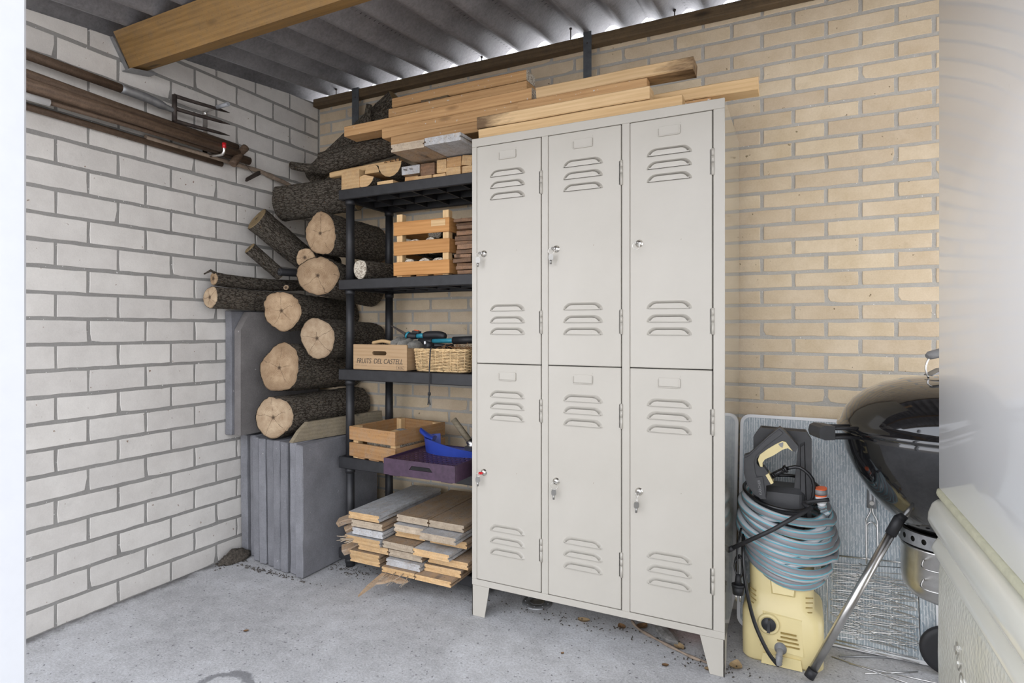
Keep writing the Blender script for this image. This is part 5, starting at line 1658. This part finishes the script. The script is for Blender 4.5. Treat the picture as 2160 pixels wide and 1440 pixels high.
tx.xform(Matrix.Translation((p_[0], GY - 0.0268, p_[1])) @ UPRIGHT @ Matrix.Rotation(PI / 2 + 0.13, 4, 'Z') @ Matrix.Diagonal((kk, 1.0, 1, 1)))
part('lettering', tx, M['grey_plastic'], gun, None, 'raised brand lettering')
a, b = gz((570, 838)), gz((768, 742))
rb_ = MB().tube([(a[0], GY, a[1]), (b[0], GY, b[1])], 0.0082, 12)
for i in range(7):
    f = i / 7
    q0 = (a[0] + (b[0] - a[0]) * f, GY, a[1] + (b[1] - a[1]) * f); q1 = (a[0] + (b[0] - a[0]) * (f + .06), GY, a[1] + (b[1] - a[1]) * (f + .06))
    rb_.tube([q0, q1], 0.0096, 12)
rb_.tube([(b[0] - .003, GY, b[1] - .0015), (b[0] + .004, GY, b[1] + .002)], 0.0125, 12)
part('hose_sleeve', rb_, M['black_gloss'], gun)
# high-pressure hose: from the gun, twice round the frame, down to the outlet
def loop(cx, cy, rx, ry, z0, tilt, t0, t1, n, wob=0.0, zs=0.0, seed=0):
    rg = random.Random(seed)
    out = []
    for i in range(n + 1):
        t = t0 + (t1 - t0) * i / n
        w = 1 + wob * math.sin(3 * t + seed)
        out.append((cx + rx * w * math.cos(t), cy + ry * w * math.sin(t), z0 + tilt * math.sin(t) + zs * (t - t0) + 0.006 * math.sin(t * 2 + seed)))
    return out
hp = [(b[0] + .004, GY, b[1] + .002)] + [tuple(p) for p in [(2.417, -.363, 0.636), (2.454, -.363, 0.602), (2.456, -.36, 0.545), (2.445, -.355, 0.516)]]
hp += loop(2.362, -.262, .120, .112, .528, .030, -0.62, -0.62 - 4 * PI, 56, 0.03, 0.0)
hp = spline(hp, 3)
part('gun_hose', MB().tube(hp, 0.0058, 10), M['black_gloss'], gun, None, 'black high-pressure hose coil')
lo_ = spline([(2.248, -.330, .395), (2.250, -.395, .350), (2.259, -.418, .255), (2.284, -.428, .145), (2.322, -.440, .066), (2.350, -.442, .030), (2.358, -.440, .024)], 6)
part('outlet_hose', MB().tube(lo_, 0.0062, 10), M['black_gloss'], pw, None, 'black hose down to the outlet')
# spray lance laid slantwise across the coil
ln = thing('spray_lance', 'thin black spray lance laid slantwise across the coiled hose', 'lance', (2.34, -.43, .44))
part('tube', MB().tube([(2.213, -.432, .362), (2.34, -.440, .447), (2.452, -.420, .528)], 0.0068, 12), M['black_soft'], ln)
part('tube', MB().tube(spline([(2.446, -.41, .524), (2.43, -.385, .530), (2.50, -.372, .545)], 5), 0.0062, 10), M['black_soft'], ln)
part('nozzle', MB().tube([(2.206, -.4315, .357), (2.222, -.4325, .368)], 0.0085, 12), M['black_soft'], ln)
# garden hose coil
hs = thing('garden_hose', 'grey and turquoise striped garden hose coiled round the pressure washer', 'hose', (2.365, -.265, .27))
hp = []
turns = [(.138, .118, .506, .020), (.146, .124, .482, .026), (.152, .130, .457, .030), (.158, .134, .431, .033), (.160, .135, .405, .036), (.157, .132, .379, .038),
         (.150, .127, .355, .042), (.140, .121, .335, .048), (.128, .114, .320, .052)]
rg = random.Random(21)
mbh = MB()
n = 40
pts = []
for i, (rx, ry, z, tilt) in enumerate(turns):
    for k in range(n):
        t = 2 * PI * k / n - 0.35
        f = k / n
        nx = turns[min(i + 1, len(turns) - 1)]
        RX = rx + (nx[0] - rx) * f; RY = ry + (nx[1] - ry) * f; Zz = z + (nx[2] - z) * f; T = tilt + (nx[3] - tilt) * f
        jz = 0.009 * math.sin(t * 1.0 + i * 2.3) * (i % 3 - 1)
        jr = 1 + 0.035 * math.sin(t * 2 + i * 1.9) + 0.02 * (i % 2)
        pts.append((2.376 + .90 * RX * jr * math.cos(t), -.268 + RY * jr * math.sin(t), Zz + T * math.sin(t) + jz - 0.018 * math.cos(t)))
mbh.tube(pts, 0.0132, 12, uv=True)
part('coil', mbh, M['hose'], hs)
mb2 = MB()
pts = []
for i, (rx, ry, z, tilt) in enumerate(turns[1:7]):
    for k in range(n):
        t = -(2 * PI * k / n) - 0.35
        pts.append((2.376 + .92 * (rx - .021) * math.cos(t), -.268 + (ry - .014) * math.sin(t), z + .006 - k / n * .018 + tilt * math.sin(t) + 0.010 * math.sin(3 * t + i)))
mb2.tube(pts, 0.0132, 10, uv=True)
part('coil', mb2, M['hose'], hs)
part('end_piece', MB().tube(spline([(2.480, -.315, .505), (2.484, -.335, .512), (2.480, -.352, .520)], 4), 0.0117, 12, uv=True), M['hose'], hs)
cn = MB().tube([(2.480, -.352, .520), (2.479, -.355, .532)], [0.012, 0.0155], 16)
cn.tube([(2.479, -.355, .532), (2.478, -.358, .552)], [0.0165, 0.0165], 16)
part('connector', cn, M['white_plastic'], hs, None, 'white hose connector')
for z0, z1, m in ((.552, .556, 'orange'), (.556, .572, 'grey_plastic'), (.572, .576, 'orange')):
    part('connector_ring', MB().tube([(2.478, -.358, z0), (2.4775, -.3585, z1)], 0.0178, 16), M[m], hs, None, 'orange ring' if m == 'orange' else 'grey grip')
# mains cable bundle and plug on the locker side of the washer
cb = thing('mains_cable', 'bundled black mains cable with a two-pin plug, by the locker side', 'cable', (2.236, -.40, .2))
mb = MB()
for i in range(4):
    mb.tube(loop(2.236 + .002 * i, -.405 + .004 * i, .012 + .002 * i, .008, .300, .030, 0, 2 * PI, 14, 0, 0, i)[:-1], 0.0032, 6, True)
mb.tube(spline([(2.240, -.35, .41), (2.232, -.39, .36), (2.233, -.405, .31), (2.236, -.415, .265)], 5), 0.0032, 6)
part('bundle', mb, M['black_gloss'], cb)
part('plug', MB().tube([(2.236, -.416, .278), (2.236, -.418, .245)], [.0075, .012], 10).tube([(2.236, -.418, .247), (2.236, -.4185, .240)], .020, 16).tube([(2.236, -.4185, .240), (2.236, -.420, .215)], [.0185, .0165], 16), M['black_soft'], cb)
part('pin', MB().tube([(2.230, -.420, .216), (2.230, -.4205, .192)], .0023, 8), M['chrome'], cb)
part('pin', MB().tube([(2.243, -.420, .216), (2.243, -.4205, .192)], .0023, 8), M['chrome'], cb)

# ------------------------------------------------------------------ kettle grill
KX, KY = 2.815, -0.325
kg = thing('kettle_grill', 'black enamel kettle grill on tubular steel legs in the right corner', 'grill', (KX, KY, 0))
bowl = [(.060, .478), (.10, .486), (.138, .505), (.179, .545), (.216, .592), (.248, .648), (.270, .705), (.279, .752), (.284, .778), (.279, .778), (.265, .705), (.21, .60), (.13, .51), (0.05, .49)]
part('bowl', MB().lathe(bowl, (KX, KY, 0), 72), M['kettle'], kg)
lid = [(.281, .770), (.291, .772), (.2935, .779), (.290, .788), (.283, .793), (.279, .806), (.268, .834), (.247, .862), (.215, .890), (.170, .914), (.115, .931), (.055, .940), (0, .942)]
part('lid', MB().lathe(lid, (KX, KY, 0), 72), M['kettle'], kg)
RTv = Vector((0.898, 0.441, 0)); FWv = Vector((-0.441, 0.898, 0))
C0 = Vector((KX, KY, 0))
vent = MB().lathe([(.05, .0), (.048, .006), (.01, .010), (.0, .010)], (KX + 0.02, KY - 0.06, .934), 24)
part('lid_vent', vent, M['alu'], kg)
wr = MB()
for s in (-1, 1):
    e = C0 + RTv * (0.074 * s)
    wr.tube(spline([e + Vector((0, 0, .938)) - FWv * .02, e + RTv * (0.008 * s) + Vector((0, 0, .962)) - FWv * .02, e + RTv * (.004 * s) + Vector((0, 0, .985)) - FWv * .02, e - RTv * (.006 * s) + Vector((0, 0, 1.002)) - FWv * .02], 4), 0.0028, 8)
part('handle_wire', wr, M['alu'], kg)
g = MB()
gp = [C0 - FWv * .02 + RTv * x + Vector((0, 0, z)) for x, z in ((-.078, 1.000), (-.07, 1.004), (-.04, 1.011), (0, 1.014), (.04, 1.011), (.07, 1.004), (.078, 1.0))]
g.tube(gp, [.008, .0125, .014, .015, .014, .0125, .008], 12)
part('lid_handle', g, M['grey_plastic'], kg, None, 'grey lid handle')
hs_ = MB().loft([[tuple(C0 - FWv * (.02 + w) + RTv * x + Vector((0, 0, z))) for x, z, w in ((-.075, .944, d_), (-.04, .962, d_), (0, .967, d_), (.04, .962, d_), (.075, .944, d_))] + [tuple(C0 - FWv * (.02 + w) + RTv * x + Vector((0, 0, z))) for x, z, w in ((.075, .947, d_), (.04, .965, d_), (0, .970, d_), (-.04, .965, d_), (-.075, .947, d_))] for d_ in (-.018, .018)], 0, False)
part('heat_shield', hs_, M['galv'], kg)
# side handle
sh2 = MB()
A = C0 - RTv * 0.275; Bp = C0 - RTv * 0.375
for w in (-.022, .022):
    for z in (.789, .762):
        sh2.tube([A + FWv * w + Vector((0, 0, z)), Bp + FWv * w + Vector((0, 0, z))], 0.0055, 8)
part('bracket', sh2, M['black_soft'], kg)
gr = MB()
gr.loft([[tuple(C0 - RTv * u + FWv * w + Vector((0, 0, z))) for u, z in ((.355, .757), (.355, .797), (.385, .799), (.398, .793), (.402, .776), (.398, .762), (.385, .756))] for w in (-.032, -.027, .027, .032)], 0, False)
part('side_handle', gr, M['washer_black'], kg, None, 'dark side handle')
# legs
def kleg(top, foot, name='leg'):
    top, foot = Vector(top), Vector(foot)
    d = (foot - top).normalized()
    part(name, MB().tube([top + d * 0.035, foot - d * .02], 0.0125, 18), M['steel'], kg)
    part('leg_socket', MB().tube([top - d * .02, top + d * 0.05], 0.0155, 16), M['black_soft'], kg)
    part('foot', MB().tube([foot - d * 0.028, foot], 0.0145, 14), M['black_soft'], kg)
kleg((2.683, -0.380, .510), (2.442, -.448, .012))
kleg((2.915, -0.420, .510), (3.100, -.520, .012))
kleg((2.860, -0.240, .510), (2.915, -.195, .085))
wh = MB().lathe([(0.010, -.012), (0.060, -.012), (0.074, -.010), (0.077, -.004), (0.077, .004), (.074, .010), (.060, .012), (.010, .012)], (0, 0, 0), 32)
wh.xform(Matrix.Translation((2.834, -.228, .0785)) @ Matrix.Rotation(PI / 2, 4, 'X') )
part('wheel', wh, M['black_soft'], kg, None, 'black plastic wheel')
part('axle', MB().tube([(2.834, -.24, .0785), (2.94, -.190, .0785)], .005, 8), M['steel'], kg)
# ash catcher
ac = [(.124, .486), (.126, .480), (.126, .447)]
ring_h = MB()
seg = 44
def cyl_pt(r, a, z): return (KX + r * math.cos(a), KY + r * math.sin(a), z)
nh = 24
for k in range(nh):
    a0 = 2 * PI * k / nh
    # one bay of the perforated collar, a round hole in each
    m_ = 12
    da = 2 * PI / nh
    outer = []; inner = []
    for q in range(m_):
        t = 2 * PI * q / m_ + PI / m_
        sx, sz = math.cos(t), math.sin(t)
        mx = max(abs(sx), abs(sz))
        outer.append(cyl_pt(.1265, a0 + da / 2 + sx / mx * da / 2, .4665 + sz / mx * .0195))
        inner.append(cyl_pt(.1265, a0 + da / 2 + sx * .0070 / .1265, .4665 + sz * .0085))
    ring_h.add(outer + inner, [(q, (q + 1) % m_, m_ + (q + 1) % m_, m_ + q) for q in range(m_)])
part('perforated_collar', ring_h, M['galv'], kg)
pot = [(.118, .440), (.1215, .442), (.1225, .436), (.1195, .430), (.1195, .345), (.115, .315), (.100, .290), (.07, .276), (0, .272)]
part('ash_pot', MB().lathe(pot, (KX, KY, 0), 48), M['steel'], kg)
part('ash_core_shade', MB().lathe([(.113, .485), (.113, .435), (0, .435)], (KX, KY, 0), 32), M['inner_shade'], kg, None, 'dark liner painted as the shade inside the ash catcher')  # near-black liner stands for the shade behind the collar holes
for zz, dr in ((.408, .03), (.352, .035)):
    w = MB()
    an = -1.95
    w.tube(spline([cyl_pt(.119, an - .32, zz + .004), cyl_pt(.119 + dr, an - .22, zz - .006), cyl_pt(.119 + dr + .004, an, zz - .008), cyl_pt(.119 + dr, an + .22, zz - .004), cyl_pt(.119, an + .32, zz + .006)], 5), 0.0026, 8)
    part('pot_handle', w, M['steel'], kg)

# ------------------------------------------------------------------ grill fork, wire racks, loose rods
fk = thing('grill_fork', 'two-tined steel barbecue fork hanging head down in front of the patterned table top', 'fork', (2.638, -.118, .28))
part('handle', MB().tube([(2.638, -.093, .600), (2.638, -.113, .500), (2.638, -.118, .468)], [.010, .0135, .0145], 14), M['galv'], fk)
part('rivet', MB().tube([(2.638, -.131, .488), (2.638, -.135, .488)], .007, 12), M['steel'], fk)
for s in (-1, 1):
    part('tine', MB().tube(spline([(2.638 + .002 * s, -.118, .470), (2.638 + .004 * s, -.119, .452), (2.638 + .015 * s, -.122, .428), (2.638 + .0165 * s, -.125, .405), (2.638 + .0165 * s, -.150, .285)], 4), .0026, 8), M['steel'], fk)
part('bridge', MB().tube(spline([(2.6225, -.1245, .404), (2.628, -.124, .416), (2.638, -.124, .421), (2.648, -.124, .416), (2.6535, -.1245, .404)], 4), .0022, 8), M['steel'], fk)
rk = thing('wire_rack', 'bundle of zigzag wire grill racks leaning on the patterned table top', 'rack', (2.64, -.19, 0.004), (-0.165, 0, 0))
def wire(name, pts, r=0.0016, closed=False):
    obj(name, MB().tube(pts, r, 6, closed).mesh(name, M['steel']), rk)
wire('frame', [(-.135, 0, 0.005), (.128, 0, 0.002), (.126, 0, .292), (-.137, 0, .265)], .0024, True)
wire('frame', [(-.108, -.004, .296), (.126, -.004, .306)], .0024)
wire('frame', [(-.120, -.010, .010), (.122, -.010, .004)], .0022)
wire('frame', [(-.118, -.012, .022), (.118, -.012, .016)], .0022)
rg = random.Random(12)
for i in range(9):
    y = -.006 - .003 * (i % 3)
    x0 = -.128 + 0.055 * (i % 4) + rg.uniform(0, .02)
    w = rg.uniform(.070, .105)
    zt = .275 - .018 * (i // 3) + rg.uniform(-.01, .01)
    zb = .022 + rg.uniform(0, .03)
    z = zt
    pts = []
    j = 0
    while z > zb:
        xa = (x0 if j % 2 else min(.122, x0 + w)) + rg.uniform(-.008, .008)
        xa = max(-.133, min(.124, xa))
        dx = 0.009 if j % 2 else -0.009
        pts += [(xa + dx, y, z + .0035), (xa, y - .0015, z + .001), (xa + dx * .9, y, z - .003)]
        z -= rg.uniform(.009, .017)
        j += 1
    obj('zigzag_wire', MB().tube(pts, .00125, 6).mesh('zigzag_wire', M['chrome']), rk)
rod_pts = [[(2.534, -.254, .0035), (2.83, -.128, .0035)], [(2.512, -.268, .0025), (2.722, -.335, .0025)], [(2.560, -.290, .0022), (2.80, -.292, .0022)], [(2.60, -.330, .0022), (2.75, -.25, .0045)]]
for i, p in enumerate(rod_pts):
    tag(part('steel_rod', MB().tube(p, (.0034, .0020, .0018, .0018)[i], 8), M['steel'] if i else M['galv']),
        ('grey steel rod on the floor along the foot of the wire racks', 'thin bright rod on the floor, pointing towards the camera from the washer', 'thin bright rod on the floor running to the right below the racks', 'short thin rod crossing the others on the floor')[i], 'rod', 'loose rods on the floor')

# ------------------------------------------------------------------ white gloss cabinet on its moulded base at the right edge
CX0, CX1, CY0, CY1 = 2.722, 3.25, -1.60, -0.700
def outline(off, r):
    return rrect(CX0 - off, CY0 - off, CX1 + off, CY1 + off, r + off, 8)
cab = thing('cabinet', 'tall white glossy cabinet with rounded corners on a cream base, right edge', 'cabinet', (3.0, -1.08, 0.66))
def cl(offs, r):
    return MB().loft([[(p[0], p[1], z) for p in outline(o_, r)] for o_, z in offs], 0, True)
mb = cl([(-.004, .690), (0, .694), (0, 1.95)], .022)
mb.sm[-1] = mb.sm[-2] = False
part('body', mb, M['white_gloss'], cab)
part('seal', cl([(-.01, .672), (.004, .674), (.006, .680), (.004, .689), (-.01, .690)], .022), M['seal'], cab, None, 'pale greenish seal along the bottom edge')
bs = thing('moulded_base', 'cream plastic base with two bulging rims and dimpled walls, under the white cabinet', 'base', (3.0, -1.08, 0))
part('rim', cl([(-.03, .668), (.012, .664), (.019, .657), (.026, .636), (.027, .618), (.022, .606), (.006, .598), (.0, .590)], .05), M['cream_gloss'], bs)
part('rim', cl([(-.01, .590), (.002, .585), (.016, .562), (.020, .552), (.016, .542), (.002, .536)], .05), M['cream_gloss'], bs)
part('wall', cl([(.000, .537), (.005, .50), (.007, .30), (.002, .05), (-.005, .001)], .05), M['tub'], bs)
tx = text_mb('SUO', 0.050, 0.0008)
tx.xform(Matrix.Translation((2.7150, -.955, .375)) @ Matrix.Rotation(-PI / 2, 4, 'Z') @ UPRIGHT @ Matrix.Rotation(-0.75, 4, 'Z'))
part('lettering', tx, M['chrome'], bs, None, 'embossed silver letters')

# ------------------------------------------------------------------ bits on the floor
dr = thing('drain_cover', 'round grey metal cover with rivets let into the floor under the locker', 'cover', (1.487, -.345, 0))
part('ring', MB().lathe([(.028, .0065), (.031, .004), (.033, .0065), (.057, .006), (.060, .003), (.060, .0005)], (1.487, -.345, 0), 40), M['galv'], dr)
part('lid', MB().lathe([(.0305, .003), (.027, .0065), (0, .007)], (1.487, -.345, 0), 32), M['steel'], dr)
for k in range(9):
    a = 2 * PI * k / 9
    part('rivet', MB().lathe([(.0035, 0), (.003, .0018), (0, .0024)], (1.487 + .046 * math.cos(a), -.345 + .046 * math.sin(a), .006), 8), M['galv'], dr)
tag(part('twig', MB().tube(spline([(1.865, -.345, .012), (1.90, -.385, .010), (1.96, -.418, .008), (2.03, -.452, .0075), (2.10, -.482, .007), (2.150, -.492, .006)], 5), [.0045 + .0012 * math.sin(i) for i in range(26)], 8), M['twig']), 'long bent twig on the floor under the right end of the locker', 'twig')
fp = MB().lathe([(.0, .001), (.035, .001), (.038, .008), (.046, .082), (.050, .082), (.051, .094), (.047, .094), (.037, .01), (0, .008)], (0, 0, 0), 32)
fp.xform(Matrix.Translation((2.078, -.300, .050)) @ Matrix.Rotation(PI / 2, 4, 'Y') @ Matrix.Rotation(.12, 4, 'X') @ Matrix.Translation((0, 0, -.05)))
zmin = min(p[2] for p in fp.v)
fp.v = [(p[0], p[1], p[2] - zmin + .001) for p in fp.v]
tag(part('flower_pot', fp, M['terracotta']), 'orange plastic flower pot lying on its side under the locker', 'flower pot')
bp_ = MB().loft([[(x, y * w + 0, z) for x, y, z in ((0, -1, .002), (0, -1, .012), (0, -.4, .018), (0, .4, .018), (0, 1, .012), (0, 1, .002))] for w in (1,)], 0, False, cap=False)
pts = []
rings = []
for i, (t, w) in enumerate(((0, .012), (.03, .026), (.07, .030), (.11, .024), (.135, .008))):
    rings.append([(1.955 + t * .62 + w * a * .78, -.318 - t * .78 + w * a * .62, z) for a, z in ((-1, .002), (-.9, .012), (-.3, .017), (.3, .018), (.9, .012), (1, .002))])
tag(part('bark_piece', MB().loft(rings, 0, False), M['bark_grey']), 'flat grey piece of bark with a rounded tip under the locker', 'bark')
def leaf(name, x, y, s, a, mat, lab, curl=.35):
    mb = MB()
    n = 6
    v = []
    for i in range(n + 1):
        f = i / n
        w = math.sin(PI * (0.08 + 0.9 * f)) ** 0.8 * .45
        for side in (-1, 0, 1):
            u = (f - .5)
            px, py = u * s, side * w * s * .8
            z = .0015 + s * (curl * (u * u) * 1.2 + .22 * abs(side) * w)
            v.append((x + px * math.cos(a) - py * math.sin(a), y + px * math.sin(a) + py * math.cos(a), z))
    f = []
    for i in range(n):
        for k in (0, 1):
            q = i * 3 + k
            f.append((q, q + 3, q + 4, q + 1))
    m = len(v)
    v2 = [(p[0], p[1], p[2] + .0012) for p in v]
    mb.add(v + v2, [q[::-1] for q in f] + [tuple(m + i for i in q) for q in f])
    return tag(part(name, mb, mat), lab, 'leaf')
leaf('leaf', 1.700, -.402, .045, .3, M['leaf_pale'], 'curled tan leaf on the floor below the middle locker doors')
leaf('leaf', 1.838, -.385, .040, 2.2, M['leaf'], 'brown leaf beside the upper end of the twig')
leaf('leaf', 1.708, -.640, .013, 1.2, M['leaf'], 'tiny reddish leaf on the open floor before the locker')
leaf('leaf', 2.030, -.560, .022, .5, M['leaf'], 'small dark leaf on the floor before the right end of the locker')
leaf('leaf', 2.050, -.430, .045, -.8, M['leaf_pale'], 'pale wood-like leaf between the twig and the flower pot')
leaf('leaf', 2.725, -.180, .05, .2, M['leaf'], 'brown leaf on the floor at the foot of the patterned table top', .1)
leaf('leaf', 1.905, -.352, .05, 1.1, M['leaf'], 'crumpled brown leaf by the bark piece under the locker')
leaf('leaf', 0.640, -1.005, .018, .9, M['leaf'], 'tiny brown leaf on the open floor left of the middle')
leaf('leaf', 2.234, -.470, .055, 1.5, M['leaf_pale'], 'narrow pale leaf standing by the right front foot of the locker', .6)
leaf('leaf', 2.160, -.522, .030, .4, M['leaf_pale'], 'whitish scrap on the floor left of the right front locker foot')
rs = random.Random(31)
def debris(cx, cy, sx, sy, n, hmax, lab, name='debris'):
    mb = MB()
    for i in range(n):
        a = rs.gauss(0, .5); b = rs.gauss(0, .5)
        x, y = cx + a * sx, cy + b * sy
        x = max(0.012, x)
        h = max(0, hmax * (1 - math.hypot(a, b)))
        z = rs.uniform(0.001, .003) + h * rs.random()
        l, w = rs.uniform(.002, .008) * (1.5 if hmax > .01 else 1), rs.uniform(.0012, .004)
        t = rs.uniform(0, PI)
        p = rs.uniform(-.4, .4) if h > .004 else rs.uniform(-.1, .1)
        m = Matrix.Translation((x, y, z + .002)) @ Matrix.Rotation(t, 4, 'Z') @ Matrix.Rotation(p, 4, 'Y')
        q = MB().box((-l/2, -w/2, -.001), (l/2, w/2, .001)).xform(m)
        mb.add(q.v, q.f)
    return tag(part(name, mb, M['soil'], None, (cx, cy, 0)), lab, 'debris', None, 'stuff')
bm = bmesh.new(); bmesh.ops.create_icosphere(bm, subdivisions=4, radius=1)
for v in bm.verts:
    n_ = 1 + 0.25 * noise.noise(v.co * 2.1) + 0.12 * noise.noise(v.co * 7)
    v.co = Vector((0.045 + v.co.x * .040 * n_, -.575 + v.co.y * .075 * n_, max(0.0005, v.co.z * .050 * n_)))
tag(part('soil_heap', MB().bm(bm, 0, True), M['soil']), 'small mound of dark soil in the corner by the slabs', 'soil')
debris(0.035, -.570, .05, .085, 260, .055, 'dark heap of soil and leaf bits between the slabs and the white wall')
debris(0.27, -.612, .30, .018, 160, .004, 'dark grit along the foot of the standing slabs')
debris(0.62, -.440, .16, .06, 120, .004, 'brown crumbs on the floor between the slabs and the board pile')
debris(1.70, -.42, .45, .06, 120, .003, 'brown crumbs on the floor under the front edge of the locker')
debris(2.15, -.50, .12, .05, 60, .004, 'brown crumbs around the right front foot of the locker')
